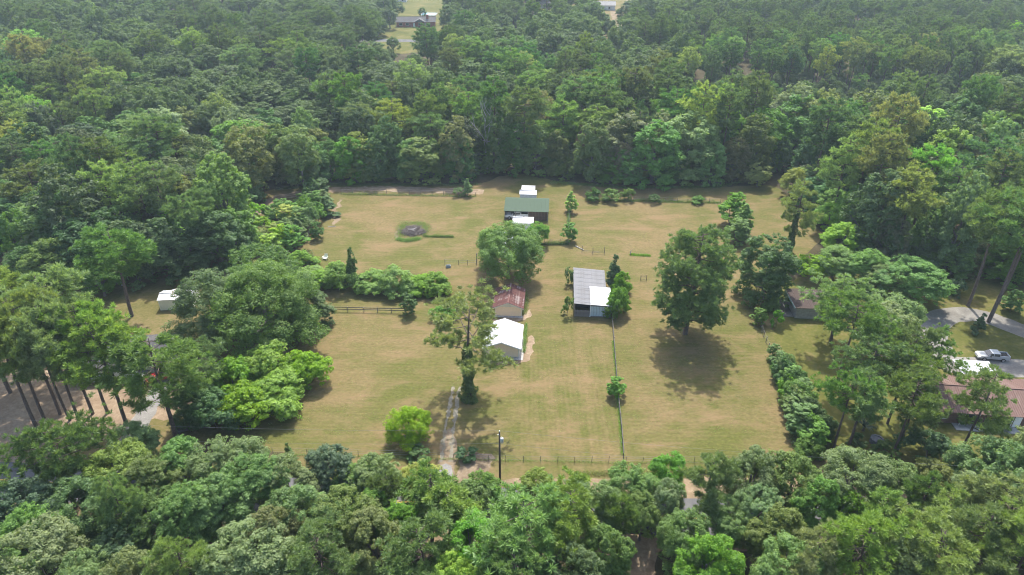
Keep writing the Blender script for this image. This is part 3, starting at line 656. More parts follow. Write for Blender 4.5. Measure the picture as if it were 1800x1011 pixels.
def make_pine(seed, H, R, base, nbr, ntuft, blades, blen, bw, form='round', lop=0.3, spread_=0.2, tr=None, flat=0.09, rise=0.22, inner=0.35, upb=0.75):
    r = np.random.default_rng(seed); m = MB(); t0 = tr or 0.0115 * H + .04
    ph = r.uniform(0, 6.28, 4); bend = r.uniform(-.35, .35, 2)
    def axis(z): return np.array([bend[0] * (z / H) ** 2 * 1.5 + .12 * math.sin(z * .35 + ph[0]), bend[1] * (z / H) ** 2 * 1.5 + .12 * math.sin(z * .3 + ph[1]), z])
    zs = np.linspace(0, H * .97, 9)
    m.tube([np.array([0, 0, -.3])] + [axis(z) for z in zs], [t0 * 1.3] + [t0 * (1 - .93 * (z / H) ** 1.1) + .02 for z in zs], 8)
    cents = []; outs = []; wts = []
    for i in range(nbr):
        u = (i + r.uniform(0, 1)) / nbr; z = base + (H * .96 - base) * u; az = i * 2.39996 + r.uniform(-.5, .5)
        if form == 'round': pr = (1 - u ** 2.4) ** .5 * (.5 + .5 * min(1, u / .3))
        elif form == 'egg': pr = (1 - u ** 2.6) ** .5 * (.82 + .18 * min(1, u / .35))
        elif form == 'ball': pr = (1 - (u * .97) ** 3.2) ** .5 * (.72 + .28 * min(1, u / .45))
        elif form == 'flat': pr = (1 - u ** 4) ** .5 * (.4 + .6 * min(1, u / .5))
        elif form == 'cone': pr = (1 - u) ** .7 * (.6 + .4 * min(1, u / .15))
        else: pr = (1 - u ** 2) ** .5
        L = R * pr * (1 + lop * math.sin(2 * az + ph[2] + u * 3)) * r.uniform(.7, 1.08); L = max(L, .5)
        o = np.array([math.cos(az), math.sin(az), 0]); s_ = axis(z)
        def bp(t): return s_ + o * L * t + np.array([0, 0, L * (rise * t * t - .05 * t)])
        m.tube([bp(0), bp(.35), bp(.7), bp(.97)], [t0 * .26 * (1 - .5 * u) + .02, t0 * .18 + .012, .035, .015], 4, False)
        k = max(3, int(round(ntuft / nbr * (L / R) ** 1.3 * 1.7)))
        t = inner + (1 - inner) * r.uniform(0, 1, k) ** .75
        side = np.array([-o[1], o[0], 0])
        P = np.array([bp(x) for x in t]) + side * (r.normal(0, spread_ * L, (k, 1)) * t[:, None]) + np.array([0, 0, 1]) * r.normal(flat * .4 * L, flat * L, (k, 1)) + o * r.normal(0, .06 * L, (k, 1))
        cents.append(P); outs.append(np.repeat(o[None], k, 0))
    Cn = np.vstack(cents); O = np.vstack(outs); n = len(Cn)
    T = np.repeat(np.arange(n), blades); d = r.normal(size=(n * blades, 3)); d = unit(unit(d) + np.array([0, 0, upb]) + .35 * O[T])
    size = r.uniform(.65, 1.3, n)[T]; Ln = blen * size * r.uniform(.75, 1.1, len(T)); W = bw * size
    sv = unit(np.cross(d, r.normal(size=d.shape))) * W[:, None]
    c0 = Cn[T] + r.normal(0, blen * .10, d.shape); V = np.empty((len(T), 4, 3))
    V[:, 0] = c0; V[:, 1] = c0 + d * (Ln * .55)[:, None] + sv; V[:, 2] = c0 + d * Ln[:, None]; V[:, 3] = c0 + d * (Ln * .55)[:, None] - sv
    ti = np.clip(.55 * np.clip(r.normal(.5, .2, n), 0, 1)[T] + .45 * r.uniform(0, 1, len(T)), 0, 1)
    return np_mesh('crown', V.reshape(-1, 3), np.arange(4 * len(T)).reshape(-1, 4), M_NEEDLE, ti), m.mesh('trunk', M_BARK, True)

LIB = {}
def lib(key, kind, **kw):
    cr, tr = (make_pine if kind == 'pine' else make_broad)(**kw); LIB[key] = (cr, tr, kw['H'], kw['R'])
for i in range(5):       # near broadleaf trees (about 13 m)
    lib(f'B{i}', 'b', seed=100 + i, H=13, R=4.6, base=(2.2, 3, 1.6, 3.4, 2.4)[i], nb=(120, 105, 130, 110, 120)[i], nleaf=44000, leaf=.122, blobr=(.11, .215), form=('round', 'dome', 'round', 'round', 'dome')[i], lop=.35, sub=11)
for i in range(6):       # forest broadleaf trees
    lib(f'M{i}', 'b', seed=200 + i, H=18, R=6.0, base=(3, 4, 2, 5, 3, 2)[i], nb=(76, 66, 84, 72, 70, 80)[i], nleaf=28000, leaf=.205, blobr=(.13, .25), form=('round', 'dome', 'round', 'dome', 'round', 'column')[i], lop=.32, sub=9)
for i in range(3):       # trees at the forest edge, leafy to the ground
    lib(f'E{i}', 'b', seed=300 + i, H=17, R=5.6, base=.2, nb=(92, 84, 96)[i], nleaf=30000, leaf=.205, form='wall', lop=.3, blobr=(.14, .25), sub=9)
for i in range(4):       # rounded bushes
    lib(f'S{i}', 'b', seed=400 + i, H=4, R=2.2, base=.05, nb=(16, 13, 20, 15)[i], nleaf=5200, leaf=.115, form=('dome', 'wall', 'dome', 'wall')[i], lop=.3, blobr=(.2, .34), sub=8, tr=.06)
for i in range(3):       # young upright trees
    lib(f'Y{i}', 'b', seed=430 + i, H=6, R=1.6, base=.3, nb=(34, 30, 36)[i], nleaf=10000, leaf=.105, form=('cone', 'column', 'cone')[i], lop=.25, blobr=(.2, .32), sub=8, tr=.07)
for i in range(3):       # vine-smothered mounds with big leaves
    lib(f'K{i}', 'b', seed=450 + i, H=6, R=4.2, base=.05, nb=(50, 44, 56)[i], nleaf=22000, leaf=.14, form='dome', lop=.4, blobr=(.15, .28), sub=10, tr=.1)
lib('OAK0', 'b', seed=500, H=15, R=8.0, base=1.2, nb=130, nleaf=70000, leaf=.135, form='dome', lop=.3, blobr=(.13, .22), sub=12, tr=.5)
lib('OAK1', 'b', seed=501, H=14, R=7.0, base=1.0, nb=110, nleaf=60000, leaf=.135, form='dome', lop=.35, blobr=(.13, .23), sub=12, tr=.45)
lib('PECAN', 'b', seed=502, H=13, R=7.4, base=1.3, nb=120, nleaf=80000, leaf=.13, form='round', lop=.3, blobr=(.13, .23), sub=10, tr=.4)
for i in range(5):       # near pines
    lib(f'P{i}', 'pine', seed=600 + i, H=18, R=5.2, base=(7, 8.5, 6, 9, 7.5)[i], nbr=(34, 30, 38, 28, 34)[i], ntuft=620, blades=34, blen=.64, bw=.05, form=('round', 'round', 'egg', 'flat', 'round')[i])
for i in range(3):       # pines with a high domed crown on a long bare trunk
    lib(f'L{i}', 'pine', seed=620 + i, H=18, R=5.2, base=(10.2, 10.8, 9.6)[i], nbr=(26, 24, 28)[i], ntuft=440, blades=34, blen=.62, bw=.05, form='round', lop=.25, spread_=.22, rise=.3)
for i in range(3):       # open, thinly branched pines
    lib(f'T{i}', 'pine', seed=640 + i, H=18, R=4.8, base=(5.5, 7, 8)[i], nbr=(22, 20, 22)[i], ntuft=380, blades=32, blen=.64, bw=.05, form='round', spread_=.26)
for i in range(5):       # forest pines
    lib(f'Q{i}', 'pine', seed=660 + i, H=21, R=5.0, base=(9, 11, 10, 8, 11)[i], nbr=(30, 28, 32, 32, 26)[i], ntuft=900, blades=13, blen=.66, bw=.08, form=('flat', 'round', 'egg', 'round', 'flat')[i], rise=.24, flat=.08, upb=.9)
for i in range(3):       # small pines by the road
    lib(f'R{i}', 'pine', seed=680 + i, H=12, R=3.0, base=(4.5, 3.5, 5.5)[i], nbr=(28, 30, 24)[i], ntuft=340, blades=32, blen=.58, bw=.042, form=('round', 'egg', 'round')[i])
lib('BIGPINE', 'pine', seed=700, H=21, R=7.7, base=2.6, nbr=66, ntuft=2100, blades=32, blen=.62, bw=.052, form='ball', lop=.10, spread_=.17, tr=.42, inner=.3)
lib('VINEPINE', 'pine', seed=701, H=17.2, R=6.2, base=6.2, nbr=20, ntuft=430, blades=34, blen=.66, bw=.052, form='flat', lop=.5, spread_=.2, tr=.34, inner=.48)
lib('WIDEPINE', 'pine', seed=702, H=13, R=6.2, base=4.5, nbr=34, ntuft=640, blades=34, blen=.66, bw=.05, form='flat', lop=.2, spread_=.2, tr=.3)

GREENS = dict(fresh=(.075, .135, .022), mid=(.072, .110, .034), dark=(.050, .084, .030), deep=(.036, .066, .028), olive=(.088, .112, .036), sage=(.098, .122, .068),
              lime=(.135, .195, .020), kudzu=(.105, .170, .014), pine=(.068, .100, .042), pinedark=(.050, .080, .038), pinelight=(.105, .130, .056), grey=(.115, .125, .090), blue=(.045, .078, .046), yellow=(.15, .165, .045), warm=(.095, .105, .036))
GREENS = {k: (v[0] * 1.72, v[1] * 2.0, v[2] * 1.3) for k, v in GREENS.items()}
placed = []              # (x, y, radius) of every tree, for spacing
planted_src = []         # which crown each planted thing carries
def plant(name, cat, label, key, pos, H, R, col, group=None, rot=None, jit=.06, nocrown=False):
    cr, tr, h0, r0 = LIB[key]; rr = random.Random(int(pos[0] * 977 + pos[1] * 331) & 0xffff)
    e = empty(name, (pos[0], pos[1], 0), rr.uniform(0, 6.28) if rot is None else rot, label, cat, group)
    e.scale = (R / r0, R / r0, H / h0)
    c = GREENS[col] if isinstance(col, str) else (col[0] * 1.72, col[1] * 2.0, col[2] * 1.3)
    jit = .02 if key[0] == 'K' else jit
    c = tuple(x * (1 + rr.uniform(-jit, jit) * 1.6) for x in c)
    o = link('crown', cr, e); o.color = (*c, 1); o.pass_index = 0 if 'woods' in (group or '') else 2 if key[0] in 'KPOBVL' and name != 'broadleaf_tree' else 1
    if tr: link('trunk', tr, e)
    placed.append((pos[0], pos[1], R)); planted_src.append((key, e)); return e
def by_top(px, py, H): return at(px, py, H * .96)
def by_mid(px, py, H, f=.62): return at(px, py, H * f)
# ---------------------------------------------------------------- trees and bushes that stand by themselves: base pixel, height, radius
BT, PT, SH = ('broadleaf_tree', 'broadleaf tree'), ('pine_tree', 'pine tree'), ('shrub', 'shrub')
YT, VN = ('young_tree', 'young tree'), ('vine_thicket', 'vine thicket')
BASED = [
 (('pecan_tree', 'pecan tree'), 'big leafy tree in the middle of the field above the rust roofed shed', 'PECAN', 893, 488, 11.8, 7.2, (.062, .118, .012)),
 (PT, 'lone tall pine with a vine clad trunk in front of the white roofed shed', 'VINEPINE', 825, 700, 17.3, 7.4, (.115, .130, .055)),
 (PT, 'huge round dark pine standing alone in the right half of the field', 'BIGPINE', 1205, 588, 21.0, 8.2, (.066, .096, .040)),
 (BT, 'small bright yellow green tree beside the driveway', 'OAK0', 722, 772, 5.8, 3.1, (.125, .172, .012)),
 (SH, 'round bushy shrub to the left of the rust roofed shed', 'S0', 783, 560, 4.0, 2.7, 'fresh'),
 (YT, 'small dark upright tree at the end of the board fence', 'Y1', 719, 552, 4.7, 1.5, 'dark'),
 (SH, 'tall grey green shrub against the front corner of the lean-to barn', 'S1', 998, 554, 4.1, 1.35, 'mid'),
 (SH, 'tall grey green shrub against the back corner of the lean-to barn', 'S3', 999, 499, 4.0, 1.2, 'mid'),
 (YT, 'dark upright cedar behind the vines of the lean-to barn', 'Y0', 1078, 505, 7.6, 2.1, 'dark'),
 (VN, 'bright vine thicket climbing over the white roof of the lean-to barn', 'K0', 1085, 552, 5.8, 2.5, 'fresh'),
 (VN, 'vine thicket on the back right corner of the lean-to barn', 'K1', 1091, 520, 5.4, 2.2, 'fresh'),
 (VN, 'vine thicket at the foot of the rail fence end, beside the barn front', 'K2', 1076, 556, 3.4, 1.7, 'mid'),
 (BT, 'small round tree beside the little white shed', 'B0', 946, 430, 5.6, 2.5, 'fresh'),
 (YT, 'pale green sapling at the top of the tangled tree row', 'Y2', 1003, 373, 5.6, 2.0, 'lime'),
 (YT, 'bushy dark sapling at the bottom of the tangled tree row', 'Y1', 1000, 424, 4.8, 1.75, 'fresh'),
 (YT, 'pale yellowish sapling at the back fence left of the green barn', 'Y2', 822, 344, 4.8, 1.7, 'sage'),
 (SH, 'low shrub at the foot of the pale back fence sapling', 'S1', 806, 344, 2.3, 1.9, 'mid'),
 (SH, 'leftmost round shrub on the far paddock fence', 'S0', 1041, 352, 3.4, 2.4, 'dark'),
 (SH, 'broad shrub second along the far paddock fence', 'S2', 1072, 353, 3.2, 2.7, 'mid'),
 (SH, 'round shrub third along the far paddock fence', 'S3', 1103, 353, 3.6, 1.9, 'mid'),
 (SH, 'low shrub fourth along the far paddock fence', 'S1', 1150, 356, 2.2, 2.1, 'dark'),
 (SH, 'small shrub at the right end of the far paddock fence', 'S0', 1225, 357, 2.1, 2.0, 'mid'),
 (SH, 'dark low shrub beside the driveway gate on the pole side', 'S2', 818, 806, 1.5, 1.7, 'deep'),
 (SH, 'dark low shrub in the shade of the bright yellow green tree', 'S1', 738, 806, 1.6, 2.0, 'dark'),
 (YT, 'thin pale sapling on the front fence line near the left trees', 'Y0', 509, 806, 3.0, .8, 'fresh'),
 (YT, 'small bushy tree growing through the rail fence', 'Y1', 1083, 696, 3.6, 1.5, 'fresh'),
 # hedge row left of the middle
 (VN, 'low vine mound at the left end of the hedge row', 'K1', 566, 506, 3.6, 4.4, (.09, .15, .016)),
 (VN, 'tall vine mound second along the hedge row', 'K2', 600, 507, 5.5, 3.7, (.09, .15, .016)),
 (YT, 'dark spire-shaped tree rising out of the hedge row', 'Y0', 624, 506, 9.2, 1.9, 'dark'),
 (VN, 'low vine mound behind the hedge row spire', 'K0', 652, 508, 3.6, 3.8, (.09, .15, .016)),
 (VN, 'biggest rounded vine mound in the middle of the hedge row', 'K1', 697, 512, 5.2, 4.6, (.09, .15, .016)),
 (VN, 'low vine mound between the big mound and the hedge row end', 'K2', 736, 511, 3.3, 3.7, (.09, .15, .016)),
 (VN, 'vine mound at the right end of the hedge row', 'K0', 766, 513, 3.8, 3.5, (.085, .135, .022)),
 (VN, 'vine mound joining the spreading oak to the hedge row', 'K0', 545, 500, 3.4, 4.6, (.09, .15, .016)),
 (VN, 'dark round bush above the left end of the hedge row', 'K1', 530, 470, 3.8, 3.3, (.09, .15, .016)),
 (SH, 'small grey shrub beside the lone garden chair', 'S3', 544, 458, 2.7, 1.2, 'grey'),
 (YT, 'dark upright shrub standing off the sapling patch corner', 'Y1', 560, 420, 4.3, 1.6, 'dark'),
 # spreading oaks left
 (('oak_tree', 'oak tree'), 'great spreading oak, the biggest crown left of the field', 'OAK0', 478, 600, 15.5, 9.2, (.062, .092, .032)),
 (('oak_tree', 'oak tree'), 'spreading dark oak beside the cream shed', 'OAK1', 395, 596, 14.0, 7.2, (.058, .085, .035)),
 (('oak_tree', 'oak tree'), 'darker oak behind the great spreading oak', 'OAK1', 470, 540, 13.5, 7.0, (.060, .092, .030)),
 (BT, 'low leafy tree filling the gap at the foot of the great oak', 'E1', 540, 575, 8.0, 4.6, 'dark'),
 # bright kudzu thicket
 (VN, 'bright green vine mound at the tip of the thicket by the field', 'K0', 536, 672, 5.6, 4.4, (.098, .158, .005)),
 (VN, 'bright vine mound at the top of the thicket below the oak', 'K1', 482, 672, 7.0, 5.2, (.094, .152, .005)),
 (VN, 'bright vine mound in the middle of the thicket', 'K2', 490, 715, 5.4, 5.0, (.098, .156, .005)),
 (VN, 'bright vine mound at the front of the thicket', 'K0', 433, 735, 5.8, 4.8, (.088, .145, .006)),
 (VN, 'deep green vine mound at the pine side of the thicket', 'K1', 416, 698, 7.0, 5.0, (.074, .132, .008)),
 (VN, 'dark green bushy mound at the front pine side of the thicket', 'K2', 382, 752, 6.0, 4.0, (.04, .085, .03)),
 (BT, 'dark leafy tree between the forked pine and the bright thicket', 'E0', 350, 742, 7.5, 3.4, 'dark'),
 # left lot pines
 (PT, 'stout pine with a straight bare trunk beside the cream shed', 'P3', 234, 555, 18.5, 6.8, 'pine'),
 (PT, 'big forked pine nearest the bright vine thicket', 'P0', 309, 771, 18.5, 7.0, 'pine'),
 (PT, 'slender pine just left of the forked pine in the front row', 'P4', 224, 745, 19.0, 5.6, 'pinelight'),
 (PT, 'pine third from the forked pine in the front row', 'P3', 190, 725, 20.0, 5.0, 'pinelight'),
 (PT, 'pine fourth from the forked pine in the front row', 'P0', 162, 728, 20.5, 5.0, 'pinelight'),
 (PT, 'pine fifth from the forked pine in the front row', 'P1', 140, 738, 21.0, 4.8, 'pinelight'),
 (PT, 'pine sixth from the forked pine in the front row', 'P4', 123, 740, 19.0, 4.6, 'pinelight'),
 (PT, 'pine seventh from the forked pine in the front row', 'P3', 107, 729, 22.0, 5.2, 'pinelight'),
 (PT, 'pine eighth from the forked pine in the front row', 'P0', 79, 735, 20.0, 4.8, 'pinelight'),
 (PT, 'leaning pine at the outer end of the front row', 'P1', 64, 748, 20.5, 5.4, 'pinelight'),
 (PT, 'wide pine behind the front row, far end of the left lot', 'P0', 20, 690, 20.5, 6.2, 'pinelight'),
 (PT, 'wide pine behind the front row, beside the grey roofed house', 'P4', 140, 660, 20.0, 6.8, 'pinelight'),
 (PT, 'tall pine at the edge of the picture behind the front row', 'P0', 60, 640, 19.0, 6.0, 'pinelight'),
 (PT, 'pine at the far edge of the left lot', 'P3', -30, 720, 18.0, 5.5, 'pinelight'),
 (PT, 'slim pine between the grey roofed house and the oak', 'T1', 372, 700, 11.5, 4.2, 'pine'),
 (BT, 'yellow green feathery tree beside the blue sheet carport', 'B1', 112, 510, 11.5, 4.8, 'olive'),
 (BT, 'dark leafy tree left of the yellow green feathery tree', 'E2', 70, 506, 9.5, 4.4, 'dark'),
 (BT, 'dark bush at the edge of the left wood beside the cattle pen', 'E0', 42, 490, 6.5, 3.4, 'dark'),
 (BT, 'leafy tree between the grey shelter and the stout pine', 'B2', 185, 520, 8.5, 4.0, 'mid'),
 (PT, 'pine rising at the front of the left wood behind the cream sheds', 'P3', 362, 468, 17.5, 5.0, 'pine'),
 (BT, 'dark leafy tree behind the cream sheds', 'E1', 300, 486, 13.0, 5.4, 'dark'),
 (BT, 'dark leafy tree just right of the one behind the cream sheds', 'E2', 345, 482, 11.0, 5.0, 'deep'),
 (BT, 'dark leafy tree at the back corner of the great oak', 'E0', 392, 470, 13.0, 5.4, 'dark'),
 (BT, 'leafy tree where the sandy track meets the great oak', 'E1', 418, 446, 11.0, 4.6, 'mid'),
 (BT, 'dark leafy tree behind the stout bare trunked pine', 'E2', 245, 492, 13.5, 5.6, 'dark'),
 (BT, 'dark leafy tree beyond the yellow green feathery tree', 'E0', 160, 496, 14.0, 5.6, 'deep'),
 (BT, 'dark leafy tree closing the gap behind the narrow white shed', 'E0', 905, 302, 15.0, 5.6, 'dark'),
 (BT, 'leafy tree right of the one behind the narrow white shed', 'E2', 942, 303, 14.0, 5.2, 'mid'),
 # right-hand boundary and lots
 (BT, 'tall vine covered tree standing right of the huge round pine', 'E2', 1338, 525, 14.0, 5.6, (.048, .085, .026)),
 (PT, 'thin open pine behind the vine covered tree', 'T0', 1384, 452, 18.5, 4.6, 'pinelight'),
 (YT, 'pale green young tree at the top of the boundary, nearest the back', 'Y1', 1282, 396, 8.4, 3.3, 'fresh'),
 (YT, 'pale green bushy young tree second from the back of the boundary', 'Y2', 1303, 414, 8.0, 3.3, 'fresh'),
 (YT, 'bushy young tree third from the back of the boundary', 'Y1', 1292, 428, 6.0, 2.8, 'mid'),
 (BT, 'small lime green tree beyond the thin open pine', 'B0', 1452, 410, 7.4, 3.9, 'lime'),
 (BT, 'yellow green tree right of the thin open pine', 'B1', 1474, 452, 8.2, 4.8, (.13, .175, .02)),
 (BT, 'mid green tree below the yellow green tree', 'B2', 1462, 488, 7.0, 4.4, 'fresh'),
 (BT, 'low leafy tree between the vine covered tree and dome shaped tree', 'B3', 1425, 490, 5.4, 3.4, 'lime'),
 (BT, 'leafy tree just left of the dome shaped tree', 'B4', 1515, 500, 8.0, 4.2, 'fresh'),
 (BT, 'smooth dome shaped tree at the edge of the right hand wood', 'B0', 1590, 530, 9.0, 6.0, (.075, .13, .045)),
 (BT, 'leafy tree to the side of the dome shaped tree', 'B2', 1548, 520, 7.0, 4.0, 'mid'),
 (BT, 'greyish oak between the outbuilding and looping drive', 'B3', 1540, 628, 10.5, 4.8, 'grey'),
 (BT, 'grey green oak behind the greyish oak', 'B2', 1556, 588, 8.5, 4.2, 'sage'),
 (PT, 'pine shading the brown roofed outbuilding', 'P2', 1458, 602, 14.0, 5.7, 'pinelight'),
 (PT, 'wide pine in front of the brown roofed outbuilding', 'L1', 1470, 682, 17.0, 5.3, 'pine'),
 (PT, 'broad low pine between the wide pine and the paired trunks', 'L2', 1506, 742, 15.0, 5.0, 'pine'),
 (PT, 'leaning pine with twin trunks next to the boundary hedge', 'L0', 1465, 788, 13.8, 4.0, 'pine'),
 (PT, 'pine just right of the twin trunked pine', 'T2', 1488, 791, 14.2, 4.1, 'pine'),
 (PT, 'pine beside the greyish oak facing the looping drive', 'L1', 1574, 702, 13.8, 3.4, 'pine'),
 (PT, 'pine with a dark leaning trunk on the bare mound of the right lawn', 'L2', 1559, 745, 14.5, 4.0, 'pine'),
 (PT, 'pine with paired trunks beside the round dark bush', 'L0', 1566, 805, 14.8, 4.0, 'pine'),
 (PT, 'second trunk pine tight against the round dark bush pine', 'T0', 1578, 792, 14.4, 3.6, 'pine'),
 (PT, 'leaning open pine in front of the pink roofed house', 'T2', 1678, 825, 17.0, 4.1, 'pine'),
 (PT, 'small crowned pine between the pink roofed house and its carport', 'T1', 1622, 702, 13.0, 3.3, 'pine'),
 (PT, 'giant pine leaning over the looping drive', 'L1', 1737, 566, 25.0, 7.0, 'pine'),
 (PT, 'giant pine beside the outer curve of the looping drive', 'L2', 1700, 537, 24.5, 6.4, 'pine'),
 (PT, 'giant pine behind the leaning one at the looping drive', 'L0', 1755, 532, 25.0, 6.4, 'pine'),
 (PT, 'giant pine at the far end of the looping drive', 'L1', 1830, 570, 23.0, 6.5, 'pine'),
 (SH, 'cone shaped dark shrub on the island of the looping drive', 'Y0', 1718, 585, 4.2, 1.5, 'deep'),
 (SH, 'dark rounded shrub behind the looping drive', 'S3', 1675, 520, 4.0, 2.0, 'deep'),
 (SH, 'upright shrub outside the far curve of the looping drive', 'Y1', 1775, 548, 4.4, 1.9, 'mid'),
 (SH, 'big round dark bush on the lawn before the pink roofed house', 'S2', 1627, 806, 4.6, 3.5, 'deep'),
 (SH, 'low bush beside the round dark bush', 'S1', 1555, 806, 2.6, 2.4, 'dark'),
 (SH, 'small dark shrub at the foot of the twin trunked pine', 'S0', 1503, 786, 2.6, 1.3, 'deep'),
 (SH, 'low shrub bed along the front of the pink roofed house', 'S1', 1690, 742, 1.6, 2.2, 'dark'),
 (SH, 'low shrub bed by the porch of the pink roofed house', 'S2', 1745, 746, 1.6, 2.4, 'dark'),
 (SH, 'dark shrub at the hidden corner of the pink roofed house', 'S3', 1655, 738, 2.6, 1.5, 'deep'),
 (YT, 'small round shrub at the top of the leaning fence posts', 'Y1', 1332, 570, 3.6, 1.4, 'mid'),
 (SH, 'narrow bush beside the leaning fence posts', 'S1', 1364, 574, 3.6, 1.3, 'fresh'),
 (VN, 'vine mound at the foot of the vine covered tree', 'K1', 1352, 545, 4.0, 1.8, 'mid'),
]
HEDGE = [(1362, 632, 3.2, 1.7, 'mid'), (1376, 658, 4.0, 2.0, 'mid'), (1390, 690, 4.4, 2.2, 'dark'), (1402, 716, 4.6, 2.4, 'fresh'), (1402, 736, 4.4, 2.3, 'mid'), (1420, 752, 4.6, 2.4, 'dark'), (1416, 776, 5.0, 2.5, 'mid'), (1372, 648, 3.4, 1.7, 'mid'), (1368, 668, 4.6, 2.0, 'dark'), (1386, 676, 3.8, 1.9, 'fresh'), (1380, 696, 4.2, 2.0, 'fresh'), (1398, 706, 4.4, 2.2, 'mid'), (1392, 726, 4.8, 2.3, 'mid'), (1412, 742, 4.6, 2.3, 'dark'), (1408, 762, 5.2, 2.5, 'mid'), (1424, 788, 4.6, 2.1, 'fresh'), (1440, 772, 4.2, 1.9, 'dark'), (1414, 803, 3.0, 2.0, 'mid')]
ORD = ['first', 'second', 'third', 'fourth', 'fifth', 'sixth', 'seventh', 'eighth', 'ninth', 'tenth', 'eleventh', 'twelfth', 'thirteenth', 'fourteenth', 'fifteenth', 'sixteenth', 'seventeenth', 'eighteenth', 'nineteenth', 'twentieth']
for k, lab, key, px, py, H, R, col in BASED: plant(k[0], k[1], lab, key, at(px, py), H, R, col)
HEDGE.sort(key=lambda h: h[1])
for i, (px, py, H, R, c) in enumerate(HEDGE):
    plant('hedge_shrub', 'hedge shrub', f'leafy hedge shrub, {ORD[i]} from the top of the right hand boundary hedge', f'{"SYK"[i % 3]}{i % 3}', at(px, py), H, R, c, 'shrubs of the right hand boundary hedge')
# ivy column on the vine-clad pine, and creeper on its lower trunk (part of that pine)
def vine_column(tree_pt, H, r0, r1, n, col, seed, bulge=1.6):
    rg = np.random.default_rng(seed); z = rg.uniform(0, 1, n) ** 1.1 * H; a = rg.uniform(0, 6.28, n)
    rad = (r0 + (r1 - r0) * z / H) * (1 + .3 * np.sin(z * 1.9 + a * 2) + .2 * np.sin(a * 3 + z)) * np.where(z < 1.5, bulge, 1) * rg.uniform(.75, 1.05, n)
    P = np.column_stack([rad * np.cos(a), rad * np.sin(a), z]); nn = unit(np.column_stack([np.cos(a), np.sin(a), .5 + 0 * a]) + .5 * rg.normal(size=(n, 3)))
    V, Fc = leaf_quads(P, nn, .15 * rg.uniform(.6, 1.3, n), rg); return np_mesh('vine', V, Fc, M_LEAF, np.clip(rg.normal(.5, .2, n), 0, 1))
for o in [o for o in C.objects if o.get('label', '').startswith('lone tall pine with a vine')]:
    v = link('vine', vine_column(None, 10.5, .9, .55, 8000, 'mid', 3), o); v.color = (.11, .19, .04, 1); v.scale = (1 / o.scale.x, 1 / o.scale.y, 1 / o.scale.z)
for o in [o for o in C.objects if o.get('label', '').startswith('thin open pine behind')]:
    v = link('vine', vine_column(None, 11, .9, .5, 5000, 'mid', 4), o); v.color = (.09, .165, .045, 1); v.scale = (1 / o.scale.x, 1 / o.scale.y, 1 / o.scale.z)
# young growth on the old pen at the back left
rs = random.Random(21); k = 0
PATCH = [(446, 425), (440, 408), (452, 395), (470, 388), (466, 410), (488, 400), (486, 420), (506, 412), (510, 395), (500, 380), (522, 388), (530, 402), (526, 424), (540, 380), (548, 396), (538, 362), (556, 372), (560, 388), (552, 352), (570, 362), (472, 430), (498, 436), (452, 442), (520, 440), (480, 446), (565, 345), (545, 410), (575, 376)]
PATCH = sorted(PATCH, key=lambda q: (q[1], q[0]))
for i, (px, py) in enumerate(PATCH):
    row = 'back' if i < 9 else ('middle' if i < 19 else 'near'); j = i if i < 9 else (i - 9 if i < 19 else i - 19)
    sel = sorted([q for q in (PATCH[:9] if i < 9 else PATCH[9:19] if i < 19 else PATCH[19:])]); j = sel.index((px, py))
    plant('young_tree', 'young tree', f'bushy young tree, {ORD[j]} from the left along the {row} side of the sapling patch', rs.choice(['Y0', 'Y1', 'Y2', 'S1', 'S2']), at(px, py), rs.uniform(3.6, 6.2), rs.uniform(2.2, 3.2), rs.choice(['fresh', 'kudzu', 'fresh', 'lime', 'mid', 'yellow'] if i > 6 else ['mid', 'dark', 'fresh']), 'young trees of the sapling patch')

